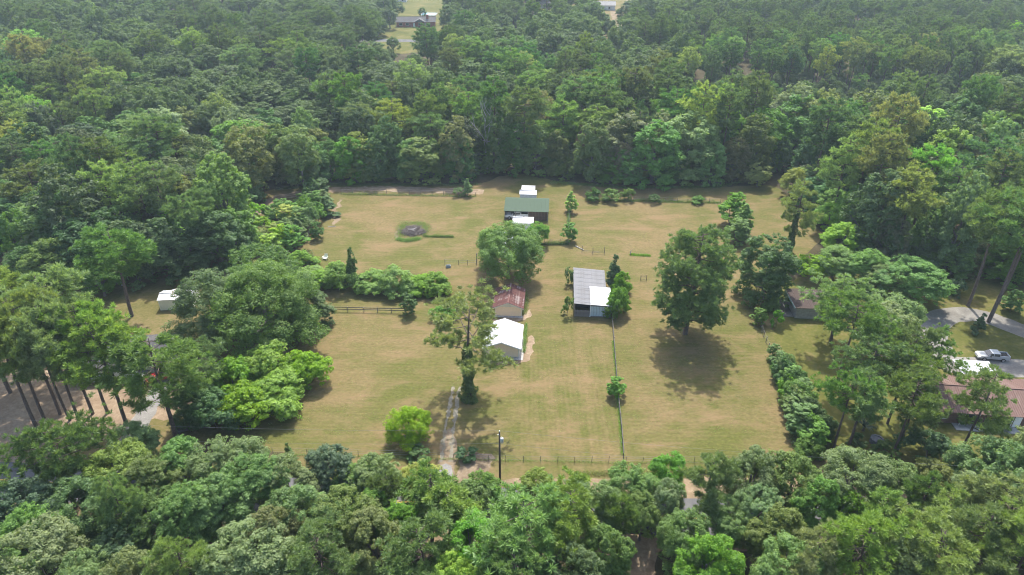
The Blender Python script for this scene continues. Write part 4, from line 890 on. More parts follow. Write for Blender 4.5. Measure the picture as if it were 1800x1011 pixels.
# ---------------------------------------------------------------- near trees along the road: crown-middle pixel, height, radius
NEAR = [
 (PT, 'broad flat topped pine at the near left, beside the pine straw', 'WIDEPINE', 98, 800, 13.5, 6.3, 'pine'),
 (BT, 'pale grey green tree behind the broad flat topped pine', 'B3', 232, 768, 7.5, 3.6, 'sage'),
 (BT, 'light olive crown right of the broad flat topped pine', 'B0', 205, 822, 10.5, 4.6, 'olive'),
 (BT, 'light olive crown spreading below the pale grey green tree', 'B4', 270, 838, 10.5, 4.2, 'olive'),
 (BT, 'leafy crown in front of the forked pine trunk', 'B1', 318, 806, 9.5, 4.4, 'mid'),
 (BT, 'broad leafy crown touching the field corner by the thicket', 'B2', 392, 808, 10.5, 4.8, 'mid'),
 (BT, 'leafy crown right of the field corner crown', 'B0', 446, 838, 10.5, 4.6, 'mid'),
 (BT, 'lighter leafy crown below the thin pale sapling', 'B4', 505, 836, 9.5, 4.2, 'olive'),
 (BT, 'blue green crown nearest the front wire fence left of the driveway', 'B1', 585, 812, 8.5, 3.9, 'blue'),
 (BT, 'pale feathery crown right of the blue green crown', 'B3', 660, 826, 8.0, 3.4, 'sage'),
 (BT, 'grey green crown above the pale blue car', 'B2', 632, 838, 7.0, 3.2, 'mid'),
 (PT, 'slim young pine standing over the road beside the pale blue car', 'R2', 682, 858, 9.0, 2.5, 'pine'),
 (BT, 'yellowish crown beside the gravel driveway mouth', 'B1', 742, 832, 6.8, 3.2, 'yellow'),
 (PT, 'bushy dark pine crown in front of the gravel driveway mouth', 'R1', 756, 872, 11.0, 4.4, 'pine'),
 (PT, 'bushy pine right of the dark driveway mouth pine', 'R0', 790, 888, 11.0, 3.8, 'pinelight'),
 (BT, 'small leafy crown below the utility pole', 'B0', 848, 848, 6.5, 2.6, 'mid'),
 (BT, 'narrow leafy crown left of the utility pole foot', 'B2', 822, 868, 7.0, 2.8, 'mid'),
 (BT, 'rusty tinged green crown right of the utility pole', 'B4', 946, 846, 6.8, 2.8, (.10, .11, .026)),
 (BT, 'thin leafy crown right of the rusty tinged crown', 'B3', 1004, 868, 7.5, 2.8, 'sage'),
 (PT, 'large bright pine with sunlit needle tufts in the middle of the near trees', 'P2', 925, 925, 14.0, 6.6, (.088, .135, .034)),
 (PT, 'large pine leaning against the right of the bright tufted pine', 'P0', 1002, 912, 13.5, 5.0, 'pinelight'),
 (BT, 'full dark green crown over the ditch, nearest the rail fence end', 'B2', 1112, 846, 8.2, 3.6, 'fresh'),
 (BT, 'round dark crown right of the rail fence end', 'B0', 1176, 818, 7.0, 2.7, 'fresh'),
 (BT, 'leafy crown between the ditch and the bright tufted pine', 'B1', 1058, 880, 9.0, 3.6, 'mid'),
 (PT, 'small bushy pine beside the forest opening', 'R1', 1090, 896, 9.5, 2.4, 'pine'),
 (BT, 'dead topped grey tree over the road', 'B3', 1172, 868, 8.0, 2.4, 'grey'),
 (BT, 'slim leafy tree with a dark forked trunk beside the road', 'B0', 1130, 892, 8.0, 2.2, 'olive'),
 (PT, 'upright pine standing over the road with a bare dark trunk', 'R2', 1245, 842, 12.5, 3.6, 'pine'),
 (BT, 'large leafy crown right of the upright road pine', 'B4', 1322, 826, 10.0, 4.2, 'mid'),
 (BT, 'leafy crown below the boundary hedge end', 'B2', 1392, 832, 9.5, 4.0, 'mid'),
 (BT, 'broad pale tipped crown below the round dark bush', 'B0', 1500, 828, 10.5, 5.0, (.078, .115, .036)),
 (BT, 'leafy crown right of the broad pale tipped crown', 'B1', 1580, 842, 8.5, 3.6, 'mid'),
 (BT, 'thin reddish green crown below the leaning open pine', 'B3', 1642, 842, 7.5, 3.4, 'warm'),
 (BT, 'feathery bright green tree over the road', 'B1', 1440, 872, 9.5, 3.2, 'fresh'),
 (BT, 'feathery bright green tree right of its taller twin', 'B4', 1492, 888, 8.0, 2.6, 'fresh'),
 (PT, 'tufted young pine over the road right of the feathery trees', 'R0', 1545, 888, 9.5, 3.0, 'pinelight'),
 (PT, 'slim pine leaning over the road near the pink roofed house', 'R2', 1626, 868, 10.5, 2.8, 'pine'),
 (PT, 'tufted pine with a dark leaning trunk at the right roadside', 'R1', 1650, 898, 11.0, 3.0, 'pinelight'),
 (BT, 'pale leafy crown below the leaning open pine shadow', 'B0', 1705, 862, 9.0, 3.6, 'sage'),
 (BT, 'tall leafy crown at the right edge above the near pines', 'B2', 1762, 822, 12.0, 5.0, 'mid'),
 (BT, 'leafy crown filling the right edge', 'B4', 1815, 800, 12.0, 5.0, 'olive'),
 (PT, 'large near pine at the right edge with pale needle tips', 'P0', 1775, 890, 14.0, 5.6, 'pinelight'),
 (PT, 'near pine under the large right edge pine', 'P2', 1720, 940, 13.0, 5.2, 'pine'),
 (PT, 'near pine in the bottom right corner', 'P4', 1800, 970, 14.0, 5.2, 'pinelight'),
 (PT, 'broad near pine with layered tufts left of the bottom right corner', 'P1', 1640, 975, 13.5, 5.4, 'pinelight'),
 (PT, 'broad near pine with golden tufts on the bottom right', 'P2', 1510, 962, 13.5, 5.6, (.09, .125, .036)),
 (PT, 'near pine at the bottom, left of the golden tufted pine', 'P0', 1430, 985, 12.0, 4.2, 'pinelight'),
 (BT, 'leafy crown between the golden tufted pine and the corner pines', 'B3', 1580, 985, 11.0, 3.6, 'mid'),
 (BT, 'bright leafy crown low at the bottom right', 'B0', 1385, 985, 10.5, 4.0, 'fresh'),
 (BT, 'mixed green crown above the bright low bottom crown', 'B1', 1370, 925, 9.5, 3.8, (.09, .10, .03)),
 (BT, 'fresh leafy crown at the bottom edge right of the forest opening', 'B4', 1245, 985, 10.5, 4.2, 'fresh'),
 (BT, 'full leafy crown right of the forest opening', 'B2', 1205, 938, 9.5, 3.6, 'mid'),
 (BT, 'leafy crown under the upright road pine', 'B0', 1275, 905, 8.0, 3.4, 'mid'),
 (BT, 'leafy crown below the large crown right of the road pine', 'B3', 1330, 885, 8.5, 3.4, 'sage'),
 (BT, 'leafy crown left of the forest opening', 'B1', 1058, 960, 10.0, 3.4, 'mid'),
 (BT, 'leafy crown at the bottom edge left of the forest opening', 'B4', 1010, 1000, 10.5, 3.8, 'dark'),
 (PT, 'near pine low at the bottom edge below the bright tufted pine', 'P1', 905, 1008, 11.5, 4.4, 'pine'),
 (BT, 'lime green crown top at the bottom edge', 'B0', 800, 1012, 10.5, 2.8, 'lime'),
 (PT, 'near pine with long bare branches at the bottom, left of the bright one', 'P4', 745, 968, 13.0, 5.2, 'pine'),
 (BT, 'leafy crown beside the long branched near pine', 'B2', 830, 950, 10.5, 3.8, 'fresh'),
 (BT, 'warm tinted crown below the pale blue car', 'B3', 660, 945, 10.5, 3.8, 'olive'),
 (BT, 'leafy crown between the pale blue car and warm tinted crown', 'B0', 610, 900, 10.0, 4.4, 'olive'),
 (BT, 'dark leafy crown beside the slim young road pine', 'B1', 655, 885, 7.5, 3.0, 'mid'),
 (BT, 'bright leafy crown below the slim young road pine', 'B4', 705, 915, 8.5, 3.2, 'fresh'),
 (PT, 'rounded near pine low on the left of the bottom edge middle', 'P2', 560, 975, 12.0, 5.0, 'pine'),
 (BT, 'leafy crown below the lighter crown by the sapling', 'B2', 530, 895, 10.0, 4.2, 'mid'),
 (BT, 'pale tipped crown low at the bottom, left of the rounded near pine', 'B0', 445, 970, 11.5, 5.2, 'sage'),
 (BT, 'olive crown above the rounded near pine', 'B1', 478, 930, 10.5, 3.6, 'warm'),
 (BT, 'fresh leafy crown above the pale tipped bottom crown', 'B4', 330, 890, 11.0, 4.2, 'mid'),
 (BT, 'leafy crown between the fresh crown and field corner crown', 'B3', 390, 875, 10.0, 4.2, 'mid'),
 (PT, 'near pine with pale ringed tufts rising through dark leaves', 'P1', 212, 888, 13.5, 3.0, (.075, .115, .04)),
 (BT, 'dark leafy crown behind the ring tufted pine', 'B2', 140, 880, 10.0, 4.6, 'dark'),
 (BT, 'dark leafy crown right of the ring tufted pine', 'B0', 268, 900, 9.5, 3.8, 'dark'),
 (PT, 'near pine low at the bottom, right of the dark gap', 'P4', 320, 990, 12.0, 3.6, 'pinelight'),
 (BT, 'olive crown at the bottom edge left of the dark gap', 'B1', 235, 1005, 10.0, 3.6, 'olive'),
 (BT, 'deep green crown over the dark gap', 'B3', 215, 955, 8.0, 3.8, 'deep'),
 (BT, 'blue green crown at the left edge', 'B2', 30, 890, 10.5, 4.8, 'blue'),
 (BT, 'fresh crown at the left edge below the blue green crown', 'B4', 62, 925, 10.5, 4.0, 'mid'),
 (BT, 'pale tipped grey green crown in the bottom left corner', 'B0', 60, 975, 12.0, 5.0, 'sage'),
 (BT, 'leafy crown in the very bottom left corner', 'B1', -10, 995, 12.0, 5.0, 'mid'),
 (BT, 'small pale crown in front of the bottom left corner crowns', 'B3', 150, 1008, 10.0, 3.0, 'sage'),
]
for k, lab, key, px, py, H, R, col in NEAR: plant(k[0], k[1], lab, key, by_mid(px, py + 9, H), H, R * .9, col)
# undergrowth that fills between the near trees
ru = random.Random(33); under = []
for i in range(400):
    px, py = ru.uniform(-40, 1840), ru.uniform(905, 1150); q = at(px, py)
    if 1075 < px < 1150 and py < 1011: continue
    if any((q.x - a) ** 2 + (q.y - b) ** 2 < (1.6 + r_ * .35) ** 2 for a, b, r_ in placed) or any((q.x - a) ** 2 + (q.y - b) ** 2 < 10 for a, b in under): continue
    if len(under) >= 90: break
    under.append((q.x, q.y))
under.sort()

# ---------------------------------------------------------------- the woods
EDGE = [(-600, 330), (-300, 370), (-60, 392), (25, 398), (44, 488), (150, 494), (300, 482), (400, 456), (424, 410), (440, 366), (486, 331), (600, 322), (842, 322), (880, 308), (930, 305), (975, 319), (1100, 328), (1260, 327), (1300, 318), (1332, 311), (1384, 311), (1404, 345), (1440, 396), (1500, 446), (1560, 482), (1650, 486), (1760, 506), (1900, 520), (2300, 600)]
def edge_y(px):
    for (a, b), (c, d) in zip(EDGE, EDGE[1:]):
        if a <= px <= c: return b + (d - b) * (px - a) / (c - a)
    return 300
CLEAR = [  # px range, depth range, tallest tree allowed there (0 = none)
 (688, 792, 400, 620, 0), (668, 772, 335, 400, 0), (676, 742, 290, 335, 8), (1046, 1104, 380, 620, 0), (1054, 1100, 325, 380, 9), (600, 640, 400, 450, 7), (925, 965, 400, 470, 6), (650, 700, 260, 285, 12)]
LAND = [  # recognisable single trees inside the woods: crown-top pixel
 (BT, 'vivid lime green crown near the top left of the woods', 'M1', 78, 8, 17, 5.6, 'lime'),
 (BT, 'small lime green crown on the left of the woods below the vivid lime crown', 'M0', 97, 110, 15, 4.0, 'lime'),
 (BT, 'lime topped crown right of the vivid lime crown', 'M2', 155, 4, 17, 4.4, 'lime'),
 (BT, 'yellow tinged crown in the left half of the woods', 'M4', 380, 168, 17, 4.6, (.13, .15, .03)),
 (BT, 'silvery grey green crown, widest in the left woods', 'M1', 278, 192, 19, 7.4, (.12, .14, .085)),
 (BT, 'olive brown crown behind the curve of the sandy track', 'M2', 425, 226, 19, 6.6, (.10, .105, .036)),
 (BT, 'silvery crown right of the olive brown crown', 'M0', 518, 226, 18, 5.6, (.09, .125, .062)),
 (BT, 'golden olive crown at the left wood front above the stout pine', 'M3', 300, 306, 17, 5.0, (.12, .12, .035)),
 (PT, 'tall dark pine just behind the dead grey tree', 'Q0', 868, 138, 26, 5.4, 'pinedark'),
 (PT, 'tall pine with a bare pale trunk right of the dead grey tree', 'Q1', 922, 155, 25, 5.4, 'pine'),
 (PT, 'big dark pine standing in front of the far brick house', 'Q3', 748, 42, 24, 6.8, 'pinedark'),
 (BT, 'bright green narrow crown behind the green roofed barn', 'M5', 992, 172, 20, 4.2, (.08, .16, .022)),
 (BT, 'brilliant yellow green crown in the right half of the woods', 'M0', 1282, 164, 20, 5.2, (.14, .215, .016)),
 (BT, 'bright green crown at the back of the far paddock', 'M5', 1125, 178, 17, 3.8, (.09, .15, .024)),
 (BT, 'grey leaved crown before the dark plantation pines', 'M3', 1348, 150, 15, 4.2, 'grey'),
 (BT, 'pale sage crown behind the vine covered tree', 'M1', 1470, 210, 17, 5.0, 'sage'),
 (BT, 'wide pale crown among the right hand pines', 'M2', 1745, 132, 19, 7.0, (.078, .11, .045)),
 (BT, 'pale sage crown high on the right of the woods', 'M4', 1660, 30, 18, 5.0, 'sage'),
 (BT, 'lime crown at the top right of the woods', 'M0', 1788, 40, 17, 4.0, 'lime'),
 (BT, 'pale green airy young tree at the right end of the far paddock', 'M5', 1338, 288, 7, 3.0, 'yellow'),
 (BT, 'pale green airy tree right of its twin at the paddock end', 'B1', 1402, 298, 8, 4.0, 'yellow'),
]
LAND += [(PT, 'tall pine left of the far brick house lawn', 'Q3', 645, 22, 23, 5.6, 'pine'), (PT, 'tall pine right of the far brick house pool', 'Q4', 816, 20, 22, 5.6, 'pinedark'), (PT, 'pine in front of the far grassy yard', 'Q0', 1040, 30, 20, 5.0, 'pine'),
 (BT, 'low tree at the near end of the far grassy yard', 'M3', 1098, 48, 10, 4.0, 'mid'), (PT, 'pine beside the white house at the end of the far grassy yard', 'Q2', 1118, 8, 20, 4.6, 'pinedark'), (BT, 'small round tree on the far lawn behind the brick house', 'M0', 742, 14, 6, 3.2, 'dark'), (BT, 'dark tree at the road end of the far lawn', 'M4', 690, 66, 8, 3.4, 'dark')]
landmarks = []
for k, lab, key, px, py, H, R, col in LAND:
    q = by_top(px, py, H); plant(k[0], k[1], lab, key, q, H, R, col); landmarks.append((q.x, q.y, lab))
SHORT = {'vivid lime green crown near the top left of the woods': 'the vivid lime crown', 'small lime green crown on the left of the woods below the vivid lime crown': 'the small lime crown', 'lime topped crown right of the vivid lime crown': 'the lime topped crown',
 'yellow tinged crown in the left half of the woods': 'the yellow tinged crown', 'silvery grey green crown, widest in the left woods': 'the widest silvery crown', 'olive brown crown behind the curve of the sandy track': 'the olive brown crown',
 'silvery crown right of the olive brown crown': 'the second silvery crown', 'golden olive crown at the left wood front above the stout pine': 'the golden olive crown', 'tall dark pine just behind the dead grey tree': 'the dead grey tree',
 'tall pine with a bare pale trunk right of the dead grey tree': 'the bare trunked pine', 'big dark pine standing in front of the far brick house': 'the brick house pine', 'bright green narrow crown behind the green roofed barn': 'the bright narrow crown',
 'brilliant yellow green crown in the right half of the woods': 'the brilliant yellow green crown', 'bright green crown at the back of the far paddock': 'the bright paddock crown', 'grey leaved crown before the dark plantation pines': 'the grey leaved crown',
 'pale sage crown behind the vine covered tree': 'the lower sage crown', 'wide pale crown among the right hand pines': 'the wide pale crown', 'pale sage crown high on the right of the woods': 'the upper sage crown', 'lime crown at the top right of the woods': 'the top right lime crown',
 'pale green airy young tree at the right end of the far paddock': 'the pale airy tree', 'pale green airy tree right of its twin at the paddock end': 'the airy twin tree'}
landmarks = [(x, y, SHORT[l]) for x, y, l in landmarks if l in SHORT]
for px, py, l in ((20, 470, 'the cattle pen'), (120, 500, 'the blue sheet carport'), (296, 540, 'the cream sheds'), (470, 345, 'the sandy track bend'), (660, 335, 'the track fence'), (925, 350, 'the white sheds'), (1041, 352, 'the leftmost fence shrub'), (1226, 357, 'the last fence shrub'), (1590, 530, 'the dome shaped tree'), (1740, 552, 'the looping drive'), (1515, 500, 'the dome side tree'), (935, 34, 'the small far shed'), (1060, 30, 'the far white house'), (731, 47, 'the far brick house'), (622, 41, 'the pale far shed')):
    q = at(px, py); landmarks.append((q.x, q.y, l))
rf = random.Random(77)
def patch_noise(x, y): return math.sin(x * .031 + 1.3) * math.cos(y * .027 + .4) + .6 * math.sin(x * .071 + y * .053) + .4 * math.sin(x * .13 - y * .11 + 2)
cand = []; y = 96.0; row = 0
while y < 560:
    sp = 9.2 + (y - 150) * .012 if y > 150 else 8.8
    x = -0.83 * (y * .866 + 35) - 14 + (row % 2) * sp / 2; xm = -x
    while x < xm:
        X, Y = x + rf.uniform(-.36, .36) * sp, y + rf.uniform(-.36, .36) * sp; x += sp
        px, py = proj(X, Y)
        if not (-170 < px < 1970) or rf.random() < .05: continue
        ey = edge_y(px)
        if py > ey - 3: continue
        hmax = 99
        for a, b, d0, d1, h in CLEAR:
            if a < px < b and d0 < Y < d1: hmax = min(hmax, h)
        if abs((Y - fr.y) - (X - fr.x) * math.tan(YAW)) < 8: hmax = 0
        if hmax == 0: continue
        if any((X - a) ** 2 + (Y - b) ** 2 < (1.5 + .45 * r_) ** 2 for a, b, r_ in placed): continue
        q2 = proj(X, Y - 9); near_edge = q2[1] > edge_y(q2[0]) - 3
        pn = patch_noise(X, Y) + rf.gauss(0, .5)
        planted = 1195 < px < 1760 and 262 < Y < 420
        lowband = 1180 < px < 1720 and 222 < Y < 262
        pine = (planted and rf.random() < .93) or (not planted and pn > (.30 if px < 1150 else .15))
        if lowband: pine = rf.random() < .15
        if near_edge: pine = rf.random() < .08
        hs = 17.0 + 2.4 * math.sin(X * .02) + rf.uniform(-3.2, 3.4)
        if pine: H = hs + rf.uniform(1.5, 7.0); R = rf.uniform(4.2, 6.8)
        else: H = hs + rf.uniform(-4.5, 2.6); R = rf.choice((rf.uniform(4.4, 6.4), rf.uniform(5.8, 8.8)))
        if planted: H = 21 + rf.uniform(-1.8, 1.8); R = rf.uniform(3.6, 5.2)
        if lowband: H = rf.uniform(8, 13); R = rf.uniform(3, 4.4)
        if near_edge and not pine: H *= rf.uniform(.95, 1.22)
        if hmax < 99: H = min(H, hmax * rf.uniform(.7, 1)); R = min(R, 3.2); pine = False
        cand.append((X, Y, pine, near_edge, H, R, px, py))
    y += sp * .87; row += 1
for (ax, ay), (bx, by) in zip(EDGE, EDGE[1:]):     # leafy fill along the edge of the woods
    A, B = at(ax, ay), at(bx, by); n = int((B - A).length / 3.6)
    if bx < -30 or ax > 1800: continue
    for k in range(n):
        q = A.lerp(B, (k + rf.random()) / n); d = (B - A).normalized(); q += Vector((-d.y, d.x, 0)) * rf.uniform(1.0, 9.0)
        if 868 < proj(q.x, q.y)[0] < 962 or any((q.x - a) ** 2 + (q.y - b) ** 2 < (1.2 + .3 * r_) ** 2 for a, b, r_ in placed): continue
        cand.append((q.x, q.y, False, True, rf.uniform(6, 13.5), rf.uniform(3.2, 5.0), *proj(q.x, q.y)))
def tone(pine):
    if pine: return rf.choices(['pine', 'pinedark', 'pinelight'], (5, 4, 2))[0]
    return rf.choices(['mid', 'dark', 'deep', 'sage', 'fresh', 'olive', 'grey', 'lime'], (8, 6, 3, 4, 3, 2.2, .7, .35))[0]
WORD = dict(pine='mid green', pinedark='dark', pinelight='pale', mid='mid green', dark='dark green', deep='blackish green', sage='sage green', fresh='fresh green', olive='olive', grey='greyish', lime='lime green')
cand.sort(key=lambda c: c[1]); single = {True: 0, False: 0}; far = []; indiv = []
n_placed_pine = 55; n_placed_broad = 110
for c in cand:
    lim = 300 - (n_placed_pine if c[2] else n_placed_broad)
    if single[c[2]] < lim and -60 < c[6] < 1860: single[c[2]] += 1; indiv.append(c + (tone(c[2]),))
    else: far.append(c)
cells = {}
for c in indiv:
    X, Y = c[0], c[1]; j = min(range(len(landmarks)), key=lambda i: (landmarks[i][0] - X) ** 2 + (landmarks[i][1] - Y) ** 2)
    lx, ly, ln = landmarks[j]; a = math.degrees(math.atan2(Y - ly, X - lx)) % 360
    d = ('right of', 'behind and right of', 'behind', 'behind and left of', 'left of', 'in front and left of', 'in front of', 'in front and right of')[int(((a + 22.5) % 360) // 45)]
    cells.setdefault((ln, d, c[2], WORD[c[8]]), []).append(((lx - X) ** 2 + (ly - Y) ** 2, c))
NEARW = ['nearest', 'second nearest', 'third nearest', 'fourth nearest', 'fifth nearest', 'sixth nearest', 'seventh nearest', 'eighth nearest', 'ninth nearest', 'tenth nearest', 'eleventh nearest', 'twelfth nearest', 'thirteenth nearest', 'fourteenth nearest', 'fifteenth nearest', 'sixteenth nearest', 'seventeenth nearest', 'eighteenth nearest', 'nineteenth nearest', 'twentieth nearest']
src = list(planted_src)
for (ln, d, pine, wd), v in cells.items():
    for i, (_, c) in enumerate(sorted(v, key=lambda q: q[0])):
        X, Y, pine, ne, H, R, px, py, tn = c
        if pine: key = f'Q{rf.randrange(5)}'; kind = 'pine'
        else: key = f'E{rf.randrange(3)}' if ne else f'M{rf.randrange(6)}'; kind = 'broadleaf tree'
        lab = f'{wd} {kind} in the woods {d} {ln}' if len(v) == 1 else f'{NEARW[min(i, 19)]} {wd} {kind} {d} {ln}'
        if len(lab.split()) > 16: lab = lab.replace('broadleaf tree', 'broadleaf')
        e = plant(*(PT if pine else BT), lab, key, (X, Y), H, R, tn, 'pines of the woods' if pine else 'broadleaf trees of the woods', jit=.12)
        src.append((key, e))
# the farther trees of the same woods: one mass of points that carry the same crowns and trunks
FT = []
for c in cand:                            # understorey between the trunks
    planted = 1195 < c[6] < 1760 and 255 < c[1] < 420
    for _ in range(2 if planted else 1):
        if rf.random() < (.85 if planted else .8 if c[1] < 300 else .4) and not (640 < c[6] < 780 and c[1] > 280): FT.append((c[0] + rf.uniform(-3.5, 3.5), c[1] + 3.4 + rf.uniform(-1, 1), False, rf.uniform(3.5, 7.5), rf.uniform(2.2, 3.6)))
for c in far: FT.append((c[0], c[1], c[2], c[4], c[5]))
def woods(name, FT, kinds=None):
    me = bpy.data.meshes.new(name); me.from_pydata([(f[0], f[1], 0) for f in FT], [], [])
    kinds = kinds or [f'M{i}' for i in range(6)] + [f'Q{i}' for i in range(5)]; idx = []; scl = []; rot = []
    for f in FT:
        k = rf.randrange(len(kinds)) if kinds[0] == 'S0' else (6 + rf.randrange(5)) if f[2] else rf.randrange(6); idx.append(k); _, _, h0, r0 = LIB[kinds[k]]
        scl += [f[4] / r0, f[4] / r0, f[3] / h0]; rot += [0, 0, rf.uniform(0, 6.28)]
    a = me.attributes.new('kind_index', 'INT', 'POINT'); a.data.foreach_set('value', idx)
    a = me.attributes.new('size', 'FLOAT_VECTOR', 'POINT'); a.data.foreach_set('vector', scl)
    a = me.attributes.new('turn', 'FLOAT_VECTOR', 'POINT'); a.data.foreach_set('vector', rot)
    o = link(name, me); ng = bpy.data.node_groups.new('far_woods_trees', 'GeometryNodeTree')
    ng.interface.new_socket('Geometry', in_out='INPUT', socket_type='NodeSocketGeometry'); ng.interface.new_socket('Geometry', in_out='OUTPUT', socket_type='NodeSocketGeometry')
    gi = ng.nodes.new('NodeGroupInput'); go = ng.nodes.new('NodeGroupOutput'); J = ng.nodes.new('GeometryNodeJoinGeometry')
    def named(n, ty):
        q = ng.nodes.new('GeometryNodeInputNamedAttribute'); q.data_type = ty; q.inputs[0].default_value = n; return q.outputs[0]
    ix, sz, tu = named('kind_index', 'INT'), named('size', 'FLOAT_VECTOR'), named('turn', 'FLOAT_VECTOR')
    e2r = ng.nodes.new('FunctionNodeEulerToRotation'); ng.links.new(tu, e2r.inputs[0])
    for k, key in enumerate(kinds):
        root = next(e for kk, e in src if kk == key)
        cmp_ = ng.nodes.new('FunctionNodeCompare'); cmp_.data_type = 'INT'; cmp_.operation = 'EQUAL'
        ins = [s for s in cmp_.inputs if s.type == 'INT' and s.enabled] or [s for s in cmp_.inputs if s.type == 'INT']
        ng.links.new(ix, ins[0]); ins[1].default_value = k
        for part in ('crown', 'trunk'):
            ob = next(ch for ch in C.objects if ch.parent == root and ch.name.split('.')[0] == part)
            oi = ng.nodes.new('GeometryNodeObjectInfo'); oi.transform_space = 'ORIGINAL'; oi.inputs['Object'].default_value = ob; oi.inputs['As Instance'].default_value = True
            iop = ng.nodes.new('GeometryNodeInstanceOnPoints'); ng.links.new(gi.outputs[0], iop.inputs['Points']); ng.links.new(cmp_.outputs[0], iop.inputs['Selection'])
            ng.links.new(oi.outputs['Geometry'], iop.inputs['Instance']); ng.links.new(e2r.outputs[0], iop.inputs['Rotation']); ng.links.new(sz, iop.inputs['Scale'])
            ng.links.new(iop.outputs[0], J.inputs[0])
    ng.links.new(J.outputs[0], go.inputs[0]); md = o.modifiers.new('far_trees', 'NODES'); md.node_group = ng
    return tag(o, 'mass of far trees', None, None, 'stuff')
o = woods('far_broadleaf_woods', [f for f in FT if not f[2]]); o.color = (.10, .165, .042, 1); o['label'] = 'mass of far broadleaf trees'
o = woods('far_pine_woods', [f for f in FT if f[2]]); o.color = (.088, .145, .042, 1); o['label'] = 'mass of far pines'
o = woods('undergrowth', [(x, y, False, rf.uniform(1.8, 4.2), rf.uniform(1.8, 3.2)) for x, y in under], ['S0', 'S1', 'S2', 'S3']); o.color = (.11, .19, .05, 1); o['label'] = 'undergrowth in the shade between the near trees'
print('woods', len(cand), len(indiv), len(FT))

# ---------------------------------------------------------------- humid summer haze
hz, t, out = new_mat('haze'); pv = t.nodes.new('ShaderNodeVolumePrincipled'); pv.inputs['Color'].default_value = (.72, .90, 1, 1); pv.inputs['Density'].default_value = .0002; pv.inputs['Anisotropy'].default_value = .3
t.links.new(pv.outputs[0], out.inputs['Volume'])
tag(MB().box(-910, 910, -310, 1510, -1.0, 74.0).build('haze', hz), kind='stuff')
# ---------------------------------------------------------------- vehicles
def wheels(root, xs, hw, r=.38, wdt=.24):
    a = [(r * math.cos(t), r * math.sin(t)) for t in np.linspace(0, 2 * math.pi, 17)[:-1]]
    ty = MB(); n = 16
    ty.add([(x, -wdt / 2, z) for x, z in a] + [(x, wdt / 2, z) for x, z in a], [tuple(range(n)), tuple(reversed(range(n, 2 * n)))] + [((i + 1) % n, i, n + i, n + (i + 1) % n) for i in range(n)])
    rm = MB(); s = .62
    rm.add([(x * s, -wdt / 2 - .015, z * s) for x, z in a] + [(x * s, wdt / 2 + .015, z * s) for x, z in a], [tuple(range(n)), tuple(reversed(range(n, 2 * n)))] + [((i + 1) % n, i, n + i, n + (i + 1) % n) for i in range(n)])
    tm, rmm = ty.mesh('tyre', M_TYRE), rm.mesh('rim', M_RIM)
    for x in xs:
        for s_ in (-1, 1):
            wo_ = link('wheel', tm, root, (x, s_ * (hw - wdt / 2 + .02), r)); link('rim', rmm, wo_)
